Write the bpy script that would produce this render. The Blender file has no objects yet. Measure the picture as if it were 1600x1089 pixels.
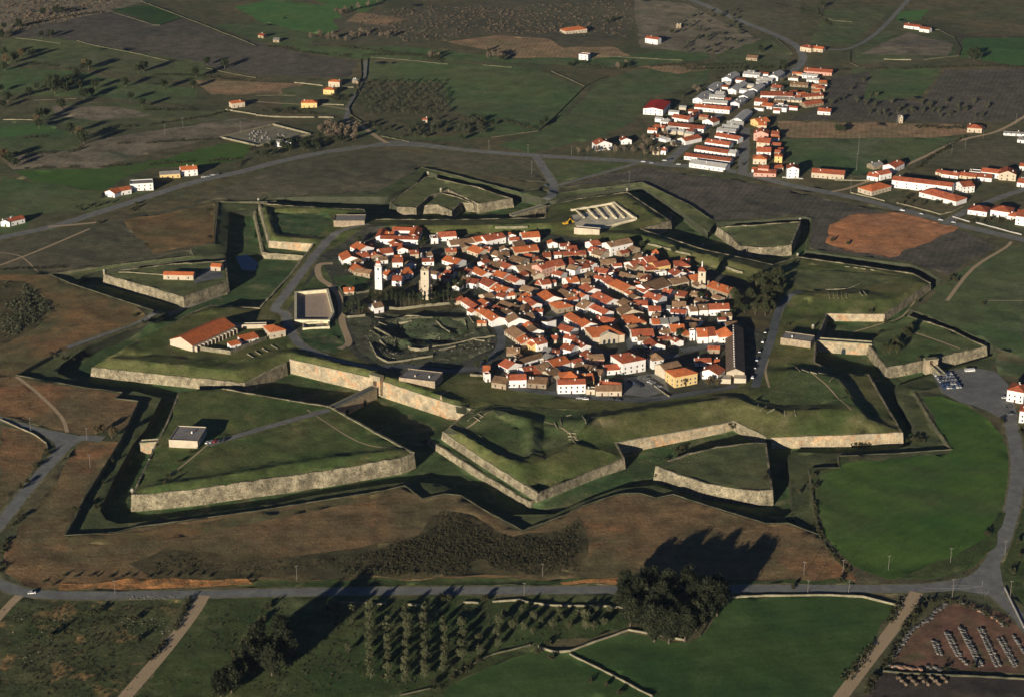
import bpy, bmesh, math, random
import numpy as np
from mathutils import Vector, Matrix, noise
from mathutils.geometry import delaunay_2d_cdt
from mathutils.bvhtree import BVHTree
random.seed(7)
R = math.radians
S = bpy.context.scene
COL = S.collection
# ---------------------------------------------------------------- camera, sky, sun
CAM_H, PITCH, FPX = 500.0, R(21.5), 3000.0
cd = bpy.data.cameras.new('camera'); cam = bpy.data.objects.new('camera', cd); COL.objects.link(cam)
cam.location = (0, 0, CAM_H); cam.rotation_euler = (R(90) - PITCH, 0, 0)
cd.sensor_width = 36; cd.lens = FPX / 1600 * 36; cd.clip_start = 5; cd.clip_end = 60000
S.camera = cam
SUN_EL, SUN_AZ = R(11.6), R(25)      # shadows run 22 degrees to the right of the view direction
w = bpy.data.worlds.new('World'); S.world = w; w.use_nodes = True
nt = w.node_tree; sky = nt.nodes.new('ShaderNodeTexSky'); sky.sky_type = 'NISHITA'; sky.sun_disc = False
sky.air_density = 0.3; sky.dust_density = 0.1; sky.ozone_density = 4.0; sky.sun_elevation = SUN_EL; sky.sun_rotation = R(180) + SUN_AZ
nt.links.new(sky.outputs[0], nt.nodes['Background'].inputs[0]); nt.nodes['Background'].inputs[1].default_value = 0.05
sl = bpy.data.lights.new('sun', 'SUN'); sl.energy = 5.0; sl.angle = R(0.5); sl.color = (1.0, 0.87, 0.69)
so = bpy.data.objects.new('sun', sl); COL.objects.link(so)
sd = Vector((math.sin(SUN_AZ) * math.cos(SUN_EL), math.cos(SUN_AZ) * math.cos(SUN_EL), -math.sin(SUN_EL)))
so.rotation_euler = sd.to_track_quat('-Z', 'Y').to_euler(); so.location = (-300, -300, 900)
S.view_settings.view_transform = 'Standard'; S.view_settings.look = 'None'
S.view_settings.exposure = 0.3; S.view_settings.gamma = 1; S.view_settings.use_curve_mapping = False

# thin evening air over the whole plain
def air():
    x, y0, y1, z0, z1 = 2600, -60, 4200, -60, 515
    V = [(-x,y0,z0),(x,y0,z0),(x,y1,z0),(-x,y1,z0),(-x,y0,z1),(x,y0,z1),(x,y1,z1),(-x,y1,z1)]
    me = bpy.data.meshes.new('haze'); me.from_pydata(V, [], [(0,3,2,1),(4,5,6,7),(0,1,5,4),(1,2,6,5),(2,3,7,6),(3,0,4,7)])
    o = bpy.data.objects.new('haze', me); COL.objects.link(o); o['kind'] = 'stuff'; o['label'] = 'thin bluish evening haze over the plain'
    m = bpy.data.materials.new('haze'); m.use_nodes = True; n = m.node_tree; n.nodes.clear()
    out = n.nodes.new('ShaderNodeOutputMaterial'); v = n.nodes.new('ShaderNodeVolumePrincipled')
    v.inputs['Color'].default_value = (.62, .8, 1.0, 1); v.inputs['Density'].default_value = HAZE; v.inputs['Anisotropy'].default_value = .0
    n.links.new(v.outputs[0], out.inputs['Volume']); me.materials.append(m)
HAZE = 0.000013
air()
# ---------------------------------------------------------------- helpers
CP, SP = math.cos(PITCH), math.sin(PITCH)
def ray(px, py):
    X = (px - 800) / FPX; U = -(py - 544.5) / FPX
    return Vector((X, CP + U * SP, -SP + U * CP))
def unp(px, py, z=0.0):
    d = ray(px, py); t = (z - CAM_H) / d.z
    return (d.x * t, d.y * t)
def topx(x, y, z):
    d = y * CP - (z - CAM_H) * SP; u = y * SP + (z - CAM_H) * CP
    return 800 + FPX * x / d, 544.5 - FPX * u / d
_ones = ['first','second','third','fourth','fifth','sixth','seventh','eighth','ninth','tenth','eleventh','twelfth','thirteenth','fourteenth','fifteenth','sixteenth','seventeenth','eighteenth','nineteenth']
_tens = ['twenty','thirty','forty','fifty','sixty','seventy','eighty','ninety']
def nth(i):                     # ordinal in words
    if i < 20: return _ones[i-1]
    if i >= 100: return 'hundred and '+nth(i-100) if i > 100 else 'hundredth'
    t, u = divmod(i, 10); return _tens[t-2]+'-'+_ones[u-1] if u else _tens[t-2][:-1]+'ieth'
def tag(o, label=None, cat=None, group=None, kind=None):
    if label: o['label'] = label
    if cat: o['category'] = cat
    if group: o['group'] = group
    if kind: o['kind'] = kind
    return o
def mobj(name, me, parent=None, loc=None):
    o = bpy.data.objects.new(name, me); COL.objects.link(o)
    if parent: o.parent = parent
    if loc: o.location = loc
    return o
def empty(name, loc, rz=0):
    o = bpy.data.objects.new(name, None); COL.objects.link(o); o.location = loc; o.rotation_euler = (0, 0, rz)
    o.empty_display_size = 2
    return o
def mesh(name, V, F, mat=None, smooth=False, mats=None, mi=None):
    me = bpy.data.meshes.new(name); me.from_pydata([tuple(v) for v in V], [], F)
    for m in (mats or ([mat] if mat else [])): me.materials.append(m)
    if mi: me.polygons.foreach_set('material_index', mi)
    if smooth: me.polygons.foreach_set('use_smooth', [True] * len(me.polygons))
    me.update(); return me
class MB:
    def __init__(s): s.V = []; s.F = []
    def quad(s, *p): n = len(s.V); s.V += p; s.F.append(tuple(range(n, n + len(p))))
    def box(s, x0, x1, y0, y1, z0, z1):
        n = len(s.V)
        s.V += [(x0,y0,z0),(x1,y0,z0),(x1,y1,z0),(x0,y1,z0),(x0,y0,z1),(x1,y0,z1),(x1,y1,z1),(x0,y1,z1)]
        s.F += [tuple(n+i for i in f) for f in ((0,3,2,1),(4,5,6,7),(0,1,5,4),(1,2,6,5),(2,3,7,6),(3,0,4,7))]
    def hull(s, bot, top):     # closed prism between two equal polygons (counterclockwise seen from above)
        n = len(s.V); k = len(bot); s.V += list(bot) + list(top)
        s.F.append(tuple(n+i for i in range(k))[::-1]); s.F.append(tuple(n+k+i for i in range(k)))
        for i in range(k): j = (i+1) % k; s.F.append((n+i, n+j, n+k+j, n+k+i))
    def cyl(s, x, y, z0, z1, r0, r1, k=8):
        b = [(x + r0*math.cos(6.2832*i/k), y + r0*math.sin(6.2832*i/k), z0) for i in range(k)]
        t = [(x + r1*math.cos(6.2832*i/k), y + r1*math.sin(6.2832*i/k), z1) for i in range(k)]
        s.hull(b, t)
    def tube(s, a, b, ra, rb, k=6):
        a = Vector(a); b = Vector(b); d = (b - a).normalized(); u = d.orthogonal().normalized(); v = d.cross(u)
        s.hull([tuple(a + u*ra*math.cos(6.2832*i/k) + v*ra*math.sin(6.2832*i/k)) for i in range(k)],
               [tuple(b + u*rb*math.cos(6.2832*i/k) + v*rb*math.sin(6.2832*i/k)) for i in range(k)])
    def me(s, name, mat, smooth=False): return mesh(name, s.V, s.F, mat, smooth)
    def build(s, name, mat, parent=None, smooth=False): return mobj(name, s.me(name, mat, smooth), parent)

# ---------------------------------------------------------------- materials
def srgb(r, g, b):
    f = lambda c: (c/255/12.92) if c/255 <= .04045 else ((c/255+.055)/1.055)**2.4
    return (f(r), f(g), f(b))
_nn = [0]
def mat(name, c1, c2=None, s1=0.03, s2=0.5, c3=None, s3=0.15, rough=0.95, bump=0.0, bs=1.0, furrow=None, spec=0.1, ang=0.0, wob=4.0, fine=0.25, mid=0.35, objrand=0.0, furamp=.07):
    """colour a mix of c1 / c2 by broad noise (scale s1 per metre), c3 in smaller patches, and fine grain of its own"""
    m = bpy.data.materials.new(name); m.use_nodes = True; N = m.node_tree.nodes; L = m.node_tree.links
    b = N['Principled BSDF']; b.inputs['Roughness'].default_value = rough; b.inputs['Specular IOR Level'].default_value = spec
    _nn[0] += 1
    g = N.new('ShaderNodeNewGeometry'); mp = N.new('ShaderNodeMapping'); L.new(g.outputs['Position'], mp.inputs['Vector'])
    mp.inputs['Location'].default_value = (_nn[0]*37.1, _nn[0]*91.7, 0)
    P = mp.outputs[0]
    def nz(scale, detail=4, rgh=.55, dist=0.0):
        n = N.new('ShaderNodeTexNoise'); n.inputs['Scale'].default_value = scale; n.inputs['Detail'].default_value = detail
        n.inputs['Roughness'].default_value = rgh; n.inputs['Distortion'].default_value = dist; L.new(P, n.inputs['Vector']); return n.outputs['Fac']
    def ramp(f, a, bb):
        r = N.new('ShaderNodeMapRange'); r.inputs['From Min'].default_value = a; r.inputs['From Max'].default_value = bb; L.new(f, r.inputs['Value']); return r.outputs[0]
    def mix(f, A, B, typ='MIX'):
        x = N.new('ShaderNodeMix'); x.data_type = 'RGBA'; x.blend_type = typ
        if isinstance(f, float): x.inputs['Factor'].default_value = f
        else: L.new(f, x.inputs['Factor'])
        for sk, v in (('A', A), ('B', B)):
            s_ = [i for i in x.inputs if i.name == sk and i.type == 'RGBA'][0]
            if isinstance(v, tuple): s_.default_value = (*v, 1)
            else: L.new(v, s_)
        return [o for o in x.outputs if o.type == 'RGBA'][0]
    c = c1
    if c2: c = mix(ramp(nz(s1, 5, .6), .38, .62), c1, c2)
    if c3: c = mix(ramp(nz(s3, 6, .65, 0.6), .54, .72), c, c3)
    # mid and fine mottling
    def gain(f, amt):
        r = N.new('ShaderNodeMapRange'); r.inputs['From Min'].default_value = .3; r.inputs['From Max'].default_value = .7
        r.inputs['To Min'].default_value = 1-amt; r.inputs['To Max'].default_value = 1+amt; L.new(f, r.inputs['Value']); return r.outputs[0]
    def mul(c, v):
        x = N.new('ShaderNodeVectorMath'); x.operation = 'SCALE'
        if isinstance(c, tuple): x.inputs[0].default_value = c
        else: L.new(c, x.inputs[0])
        L.new(v, x.inputs['Scale']); return x.outputs[0]
    if mid: c = mul(c, gain(nz(s2*.25, 5, .7), mid))
    if fine: c = mul(c, gain(nz(s2*1.6, 3, .7), fine))
    if furrow:
        mp2 = N.new('ShaderNodeMapping'); mp2.inputs['Rotation'].default_value = (0, 0, ang); L.new(g.outputs['Position'], mp2.inputs['Vector'])
        wv = N.new('ShaderNodeTexWave'); wv.inputs['Scale'].default_value = .314/furrow; wv.inputs['Distortion'].default_value = wob
        wv.inputs['Detail'].default_value = 3; wv.inputs['Detail Scale'].default_value = .6*furrow/4; L.new(mp2.outputs[0], wv.inputs['Vector'])
        c = mul(c, gain(wv.outputs['Fac'], furamp))
    if objrand:
        oi = N.new('ShaderNodeObjectInfo')
        r = N.new('ShaderNodeMapRange'); r.inputs['To Min'].default_value = 1-objrand; r.inputs['To Max'].default_value = 1+objrand; L.new(oi.outputs['Random'], r.inputs['Value'])
        c = mul(c, r.outputs[0])
    if isinstance(c, tuple): b.inputs['Base Color'].default_value = (*c, 1)
    else: L.new(c, b.inputs['Base Color'])
    if bump:
        bm = N.new('ShaderNodeBump'); bm.inputs['Strength'].default_value = 1.0; bm.inputs['Distance'].default_value = bump
        L.new(nz(bs, 5, .65), bm.inputs['Height']); L.new(bm.outputs[0], b.inputs['Normal'])
    return m
# ---------------------------------------------------------------- terrain survey (breaklines with levels in metres)
def A(r, g, b):                                   # ground albedo from a colour as it looks in full low sun
    l = srgb(r, g, b); return (l[0]/.42, l[1]/.37, l[2]/.33)
FC = unp(900, 520)                                # middle of the fortress
def hills(x, y):
    d = math.hypot(x-FC[0], (y-FC[1])*.9)
    k = max(0.0, min(1.0, (d-430)/500)); k = k*k*(3-2*k)
    n = noise.noise(Vector((x*.0024+3.1, y*.0024, 0)))*11 + noise.noise(Vector((x*.007, y*.007+5, 2)))*3
    return k*n
BL = []                                           # (points, closed)
WALLS = []
def W3(pts):                                      # [(px,py,z)] -> world
    out = []
    for p in pts:
        x, y = unp(p[0], p[1], p[2]); out.append((x, y, p[2]))
    return out
def offs(P, d, closed=False):                     # to the right of the direction of travel
    n = len(P); out = []
    for i in range(n):
        a = P[i-1] if (i > 0 or closed) else None
        c = P[(i+1) % n] if (i < n-1 or closed) else None
        b = P[i]; ns = []
        for s, e in ((a, b), (b, c)):
            if s is None or e is None: continue
            dx, dy = e[0]-s[0], e[1]-s[1]; l = math.hypot(dx, dy) or 1; ns.append((dy/l, -dx/l))
        if len(ns) == 1: nx, ny = ns[0]
        else:
            nx, ny = ns[0][0]+ns[1][0], ns[0][1]+ns[1][1]; l2 = nx*nx+ny*ny
            if l2 < .25: nx, ny = ns[0]
            else: k = 2/l2; nx, ny = nx*k, ny*k
        out.append((b[0]+nx*d, b[1]+ny*d))
    return out
def brk(pts, closed=False):       # earthwork edges are worn: they wander and sag a little
    P = W3(pts); Q = []; m = len(P)
    for i in range(m if closed else m-1):
        a, b = P[i], P[(i+1) % m]; l = math.hypot(b[0]-a[0], b[1]-a[1]); k = max(1, int(l/9))
        for j in range(k):
            t = j/k; x, y, z = (a[c]+(b[c]-a[c])*t for c in range(3))
            if j: x += noise.noise(Vector((x*.11, y*.11, 3)))*1.1; y += noise.noise(Vector((x*.11, y*.11, 6)))*1.1; z += noise.noise(Vector((x*.13, y*.13, 8)))*.7
            Q.append((x, y, z))
    if not closed: Q.append(P[-1])
    BL.append((Q, closed))
def wall_line(pts, zb, closed=False, d=0.8, stretches=(), thick=1.6, style='escarp'):
    """pts [(px,py,ztop)], zb level at the foot (number or list); the foot lies to the right of travel"""
    P = W3(pts); zbs = zb if isinstance(zb, (list, tuple)) else [zb]*len(P)
    O = offs(P, d, closed); B = [(o[0], o[1], z) for o, z in zip(O, zbs)]
    BL.append((P, closed)); BL.append((B, closed))
    for (i, j, label) in stretches: WALLS.append((P, zbs, closed, i, j, label, thick, style))
    return P, B
# main enceinte, counterclockwise; (px,py,ztop,zfoot)
E_ = [(144,574,1,-6),(382,599,1,-6),(447,567,2.5,-6.5),(452,561,3.5,-6.5),(583,591,4,-7),(700,630,3.5,-7),(737,640,3,-6),
      (692,675,2,-3),(766,724,2,-3),(840,771,2,-3),(932,733,1,-4.5),(975,716,1,-6),(963,692,1.5,-6.5),(1130,662,1,-5),(1146,657,1,-5),
      (1197,683,1,-6),(1205,684,1,-6),(1300,681,1,-6.5),(1410,676,1,-6.5),(1357,585,1,-7),(1312,584,1.5,-7),(1273,566,2,-7),(1274,536,3,-7),(1287,505,2,-6),
      (1292,491,1,-4.2),(1382,492,1,-4.2),(1453,443,1,-5),(1427,428,2.2,-7),(1312,411,3.5,-7),(1245,402,3.5,-7),(1207,414,3,-7),
      (1095,389,3,-7),(1003,359,2,-7),(1048,346,1,-7),(980,301,3,-7),(905,311,3,-7),(853,323,2.5,-7),(851,341,3.5,-7),
      (700,344,3.5,-7),(575,343,3.5,-7),(569,328,3.5,-7),(462,323,3.5,-7),(405,318,3,-3),(421,377,2.5,-3),(490,382,2.5,-4),
      (450,433,2,-6),(405,482,2,-6),(330,478,1.5,-6),(300,489,1,-6)]
ENC, ENB = wall_line([e[:3] for e in E_], [e[3] for e in E_], True, stretches=[
    (0,1,'long pale stone escarp under the grass bank of the left bastion'),
    (1,2,'short pale flank wall closing the left bastion towards the south gate curtain'),
    (3,4,'orange stained curtain wall left of the south gate bridge'),
    (4,6,'orange stained curtain wall right of the south gate bridge'),
    (6,7,'hidden short flank wall left of the front bastion'),
    (7,9,'upper pale stone wall on the left face of the front bastion'),
    (9,11,'rough stone wall on the right face of the front bastion'),
    (11,12,'shaded short flank wall right of the front bastion'),
    (12,14,'long orange curtain wall behind the triangular front ravelin'),
    (14,15,'short pale flank wall joining the curtain to the lower right bastion'),
    (16,18,'orange and grey crumbling wall under the wide lower right bastion'),
    (18,19,'shaded right face wall of the lower right bastion'),
    (19,22,'flank wall running back from the lower right bastion to the east gate'),
    (22,24,'short wall right of the stone east gate house'),
    (24,25,'low orange wall under the grass slope of the right bastion'),
    (25,26,'brown slanting wall on the outer face of the right bastion'),
    (26,29,'shaded far wall of the right bastion'),
    (29,30,'shaded far flank wall of the right bastion'),
    (30,32,'far curtain wall behind the church and the town rampart'),
    (32,33,'short pale flank wall below the excavated bastion'),
    (33,34,'shaded right face wall of the excavated bastion'),
    (34,37,'far left wall of the excavated bastion'),
    (37,39,'far curtain wall behind the houses facing the double ravelin'),
    (39,40,'short shaded wall beside the stone cavalier'),
    (40,42,'far crenellated wall behind the green upper left bastion'),
    (42,43,'left wall with broad pale coping on the upper left bastion'),
    (43,44,'sunlit orange wall on the near side of the upper left bastion'),
    (44,46,'long curtain wall beside the road to the square court'),
    (46,47,'short flank wall behind the barn with the red roof'),
    (47,48,'shaded wall behind the left bastion nearest the diamond ravelin'),
    (48,0,'long shaded wall on the far side of the left bastion')])
# lower walls (fausse braye)
LW1 = wall_line([(668,686,-3),(740,732,-3),(829,785,-3),(846,778,-3.2)], [-6.5,-7,-7,-6], stretches=[(0,3,'lower crumbling stone wall in front of the front bastion')])
LW2 = wall_line([(397,332,-2.6),(411,396,-2.6),(476,401,-3.5)], -7, stretches=[(0,2,'lower pale wall stepped out below the upper left bastion')])
# ravelins (islands in the ditch), counterclockwise
def island(pts, zb, stretches): return wall_line(pts, zb, True, stretches=stretches)
R1 = island([(206,774,3.2),(300,765,3.2),(502,737,3.2),(625,716,3.2),(646,708,3.2),(636,703,3),(515,635,2),(472,628,2),(347,607,1.5),(279,612,1.5),(262,657,1.5),(232,718,2)], -7,
    [(0,3,'longest pale stone wall, front face of the big lower left ravelin'),(3,4,'curved end of the front wall of the lower left ravelin'),(4,6,'shaded rear wall of the lower left ravelin facing the curtain'),(6,8,'shaded rear wall of the lower left ravelin near the left bastion'),(9,11,'left wall of the lower left ravelin along the deep ditch'),(11,0,'left corner wall of the lower left ravelin')])
R2 = island([(1025,729,2.8),(1105,757,2.8),(1187,768,2.8),(1207,766,2.8),(1197,692,2.6),(1182,691,2.6),(1120,698,2.6),(1075,709,2.6),(1044,720,2.6)], -7,
    [(0,2,'sunlit rough wall on the front of the triangular front ravelin'),(2,3,'short breached end wall of the triangular front ravelin'),(3,4,'shaded right wall of the triangular front ravelin'),(4,8,'low rear wall of the triangular front ravelin')])
R3 = island([(1355,537,0.5),(1385,575,1.2),(1457,561,1.2),(1541,542,1.6),(1480,513,2),(1418,493,2),(1400,505,0.5),(1375,522,0.2)], -6.5,
    [(0,1,'slanting pale wall on the left face of the east gate ravelin'),(1,2,'left half of the front wall of the east gate ravelin'),(2,3,'right half of the front wall of the east gate ravelin'),(3,5,'shaded far wall of the east gate ravelin')])
R4 = island([(1122,357,0),(1134,365,0),(1142,371,0.5),(1155,385,0.5),(1190,388,1),(1236,384,1.5),(1251,347,3),(1190,351,3),(1133,355,2.5)], -7,
    [(0,3,'pale rounded wall at the left end of the far right ravelin'),(3,5,'sunlit cream wall on the front of the far right ravelin'),(5,6,'shaded right wall of the far right ravelin'),(6,8,'far wall of the far right ravelin')])
R5a = island([(610,317,0.5),(621,324,0.5),(650,326,0.5),(672,307,1),(700,297,1),(748,320,1),(772,315,1),(800,311,1),(745,293,3),(668,276,3),(640,295,1.5)], -7,
    [(1,2,'small pale end wall of the outer double ravelin'),(2,4,'shaded inner wall left of the small ravelin'),(4,5,'shaded inner wall right of the small ravelin'),(5,7,'large cream end wall of the outer double ravelin'),(7,9,'shaded far wall of the outer double ravelin'),(9,11,'long left wall of the outer double ravelin')])
R5b = island([(664,322,0.5),(684,321,0.5),(706,331,0.5),(722,317,0.8),(738,318,0.8),(714,308,1),(689,302,1)], -7,
    [(0,2,'left pale wall of the small inner ravelin'),(2,3,'slanted middle wall of the small inner ravelin'),(3,4,'right pale wall of the small inner ravelin'),(4,6,'far wall of the small inner ravelin')])
R6 = island([(163,430,1.2),(230,448,1.2),(287,465,1.2),(356,441,1.2),(353,408,2.5),(270,413,2.5),(188,423,2)], -7,
    [(0,2,'sunlit rough stone wall on the front of the diamond ravelin'),(2,3,'grey stone wall on the right face of the diamond ravelin'),(3,4,'shaded end wall of the diamond ravelin'),(4,6,'far wall of the diamond ravelin')])
# counterscarp: travelled clockwise so that the ditch lies to the right
K_ = [(125,596,-2),(90,583,-2),(95,570,-2),(130,546,-1),(200,516,-1),(262,490,-1),(212,477,-1),(150,455,-2),(118,442,-2),(128,433,-2),(150,425,-2),(190,416,-1),(350,399,-1),
      (354,398,-2),(358,331,-2),(400,327,-2),(418,313,-2),(432,309,-1),(520,308,0),(590,308,0),(600,309,0),(650,288,0),(664,268,0),(695,276,-1),(812,305,-1),(840,308,0),(862,315,0),
      (905,303,-2),(982,292,-2),(1005,293,-2),(1070,335,-2),(1106,362,-1),(1118,349,-1),(1185,344,-1),(1258,339,0),(1268,342,0),(1258,392,0),(1312,400,-1),(1425,414,-1),(1452,426,0),(1475,440,0),
      (1432,472,0),(1420,482,0),(1437,488,0),(1545,534,0),(1556,545,0),(1550,556,-2),(1460,583,-3.5),(1398,604,-3),(1404,626,-2),(1432,672,-2),(1422,695,-2),(1400,702,-2),(1310,708,-2),(1240,706,-2),
      (1231,712,-2),(1236,760,-2),(1239,797,-2),(1226,808,-2),(1197,808,-2),(1115,787,-2),(1060,768,-2),(1022,758,-2),(965,763,-2),(902,786,-2),(866,803,-2),(800,804,-2),(755,797,-2),(728,777,-2),(690,756,-2),
      (640,752,-2),(595,757,-2),(475,776,-2),(400,791,-2),(212,816,-2),(185,818,-2),(165,811,-2),(156,797,-2),(177,750,-2),(207,695,-2),(227,671,-2),(252,622,-2),(192,606,-2)]
KT, KB = wall_line(K_, -7, True, stretches=[])
# glacis crest: a low breast wall, covered way 1.7 m below on the right
def crest(pts, label): return wall_line([(a, b, .4) for a, b in pts], -1.9, False, d=.5, stretches=[(0, len(pts)-1, label)] if label else [], thick=.9, style='breast')
crest([(232,501),(82,555),(26,586),(125,604),(192,613),(180,622),(217,626),(187,690),(132,777),(122,800),(102,836),(182,831),(212,823),(400,798),(600,766),(632,758),(660,778),(695,771),(720,773),(760,798),(817,828),
       (885,803),(907,791),(967,771),(1000,770),(1025,777),(1052,772),(1115,792),(1197,817),(1232,817),(1280,835),(1270,777),(1265,732),(1312,730),(1310,712),(1400,708),(1487,702),(1457,660),(1435,622),(1428,612)][::-1],
      'stone lined crest of the covered way round the lower front of the fortress')
crest([(77,428),(110,443),(210,476),(240,485)][::-1], 'short breast wall along the ditch left of the diamond ravelin')
crest([(432,315),(341,316),(335,381),(298,388),(303,400),(187,413),(77,428)], 'pale coping wall along the covered way of the upper left bastion')
crest([(1108,341),(1080,322),(1035,300),(1003,285),(900,298),(872,303)], 'pale coping wall round the covered way of the excavated bastion')
crest([(842,294),(812,301),(695,270),(658,262)], 'pale coping wall beyond the double ravelin')
# rampart earthworks inside the enceinte
brk([(168,560,5),(240,566,5.2),(372,580,5.2),(436,553,5)]); brk([(172,554,3.6),(262,556,3.6),(360,566,3.6),(430,548,3.6)])
brk([(168,560,5),(200,541,5.5),(300,492,5.5),(335,482,5)]); brk([(180,553,3.6),(270,515,3.6),(330,488,3.6)])
brk([(300,545,2.8),(360,520,2.8),(440,515,2.8),(450,545,2.8)])
brk([(452,551,6.5),(582,580,7),(690,618,6),(728,634,5)]); brk([(462,545,3.5),(582,571,3.5),(700,611,3),(728,624,3)])
# front bastion
brk([(700,668,6.3),(752,696,6.3),(812,728,6.3),(852,718,6),(898,693,6)]); brk([(712,661,3.4),(757,684,3.4),(813,716,3.4),(850,710,3.2),(890,692,3.2)])
brk([(772,641,6.2),(832,654,6.4),(829,708,6.2)]); brk([(778,650,3.4),(815,672,3.4),(812,704,3.4)]); brk([(775,634,3),(850,646,3),(848,705,3)])
brk([(905,690,3.2),(958,710,3)]); brk([(932,652,6.8),(945,671,4)])
# front curtain to lower right bastion: crest of the big bank, then the step behind it
brk([(918,655,7.4),(1040,636,7.4),(1150,620,7.4),(1175,632,7.6),(1226,642,7.6),(1282,639,7.6),(1340,640,7.4),(1355,653,7)])
brk([(918,648,3.2),(1040,628,3.4),(1150,612,3.6),(1180,624,5),(1226,634,5),(1282,631,5),(1322,620,5)])
brk([(1236,577,6.6),(1268,581,6.8),(1310,591,6.8),(1324,608,6.8),(1332,628,7),(1345,640,7.2)])
brk([(1228,570,2.4),(1262,572,2),(1314,587,2),(1336,612,2),(1352,645,2.2)])
brk([(1180,590,2.2),(1195,570,2.2),(1215,545,2.4)]); brk([(1225,587,5.4),(1215,615,5)])
# right bastion
brk([(1240,461,5),(1343,459,5.5),(1352,466,5.5),(1390,470,5),(1440,443,4)]); brk([(1245,453,3),(1343,451,3.2),(1420,432,2.6)])
brk([(1238,412,3.5),(1300,418,3.5),(1400,428,3)]); brk([(1262,466,5.5),(1262,478,3.4)])
brk([(1232,470,2.5),(1228,495,2.2)])
# far ramparts
brk([(236,760,5.2),(300,751,5.3),(437,727,5.3),(575,708,5.1),(628,701,4.6)]); brk([(243,752,3),(300,745,3.1),(437,721,3.1),(575,702,3.1),(622,697,3)])
brk([(1200,424,6.4),(1100,399,6.4),(1000,367,6.4)]); brk([(1150,428,2.2),(1060,405,2.2),(990,381,2.2)])
brk([(850,350,6.6),(700,353,6.6),(590,354,6.6)]); brk([(850,362,2.2),(700,367,2.2),(600,366,2.2)])
brk([(978,307,4.5),(1030,342,4)]); brk([(905,317,4.2),(970,310,4.2)]); brk([(900,330,2.4),(960,318,2.4),(990,345,2.4)])
brk([(415,326,5),(428,371,5),(488,374,4.5)]); brk([(424,326,2),(436,366,2),(500,369,2)]); brk([(415,326,5),(500,326,4),(560,331,4)]); brk([(440,334,2),(512,335,2)])
# town plateau
brk([(540,380,2),(560,420,2),(545,470,2.4),(600,520,2.4),(760,580,2.4),(900,622,2.4),(1000,628,2.4),(1140,602,2.4),(1185,560,2.4),(1215,470,2.4),(1160,436,2.2)])
brk([(500,420,2.4),(445,482,2.6),(448,520,2.8)])
# pit of the ruined castle: moat round a keep mound
brk([(600,500,2.2),(640,494,2.2),(730,496,2.2),(748,520,2.2),(740,532,2.2),(660,552,2.2),(610,555,2.2),(570,530,2.2)], True)
brk([(622,503,-3),(655,499,-3.5),(722,500,-4),(734,518,-4),(700,532,-3.5),(650,540,-3.5),(620,546,-3)], True)
brk([(642,520,0.5),(672,509,1.2),(700,519,.6),(664,532,.4)], True)
# gentle lie of the land outside
gx = []
for iy in range(0, 60):
    for ix in range(-34, 35):
        x, y = ix*48.0, 560+iy*52.0
        if math.hypot(x-FC[0], (y-FC[1])*.9) > 440: gx.append((x, y, hills(x, y)))
# ---------------------------------------------------------------- first surface: only the breaklines
def cdt_points():
    V, E = [], []
    for P, closed in BL:
        n = len(V); V += P
        E += [(n+i, n+i+1) for i in range(len(P)-1)]
        if closed: E.append((n+len(P)-1, n))
    return V, E
V1, E1 = cdt_points(); nb = len(V1); V1 = V1 + gx
for sx, sy in ((-1,-1),(1,-1),(1,1),(-1,1)): V1.append((sx*30000, 1500+sy*30000, -5))
def run_cdt(V, E):
    v, e, f, ov, oe, of = delaunay_2d_cdt([Vector(p[:2]) for p in V], E, [], 0, 1e-3)
    return v, f, ov, e, oe
def solve(V, E):
    v, f, ov, e2, oe = run_cdt(V, E)
    Z = [None]*len(v)
    for i, o in enumerate(ov):
        if o: Z[i] = max(V[k][2] for k in o) if len(o) == 1 else V[o[0]][2]
    # vertices born where two lines cross: height from the first line
    if any(z is None for z in Z):
        for (a, b), o in zip(e2, oe):
            for i in (a, b):
                if Z[i] is None and o:
                    s, t = E[o[0] % len(E)]; p, q = V[s], V[t]; L2 = (q[0]-p[0])**2+(q[1]-p[1])**2
                    u = ((v[i].x-p[0])*(q[0]-p[0])+(v[i].y-p[1])*(q[1]-p[1]))/max(L2, 1e-9); Z[i] = p[2]+(q[2]-p[2])*u
    return [(a.x, a.y, z if z is not None else 0.0) for a, z in zip(v, Z)], f
T1v, T1f = solve(V1, E1)
T1 = BVHTree.FromPolygons([Vector(p) for p in T1v], T1f)
def zat1(x, y):
    h = T1.ray_cast(Vector((x, y, 400)), Vector((0, 0, -1)))
    return h[0].z if h[0] else 0.0
def at1(px, py):
    h = T1.ray_cast(Vector((0, 0, CAM_H)), ray(px, py).normalized())
    return (h[0].x, h[0].y, h[0].z) if h[0] else (*unp(px, py, 0), 0)
# ---------------------------------------------------------------- regions of the surface
GRASS = dict(s1=.02, s2=.35, bump=.25, bs=.5)
M = {}
def m_(k, *a, **kw): M[k] = mat(k, *a, **kw); return M[k]
m_('rough_pasture', A(58,58,38), A(74,64,44), c3=A(50,55,38), s1=.012, s3=.04, **{k: v for k, v in GRASS.items() if k != 's1'})
m_('rampart_grass', A(56,61,30), A(72,67,38), c3=A(84,74,50), s3=.05, **GRASS)
m_('terreplein_grass', A(50,60,31), A(64,66,38), c3=A(76,74,48), s3=.06, **GRASS)
m_('ditch_grass', A(44,58,32), A(56,62,36), c3=A(84,76,52), s3=.05, **GRASS)
m_('covered_way_grass', A(54,58,34), A(66,64,40), c3=A(44,50,34), s3=.1, **GRASS)
m_('ravelin_grass', A(54,64,31), A(68,68,37), c3=A(84,74,46), s3=.03, **GRASS)
m_('dry_ravelin_grass', A(62,64,38), A(70,68,42), c3=A(56,60,40), s3=.05, **GRASS)
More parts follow.
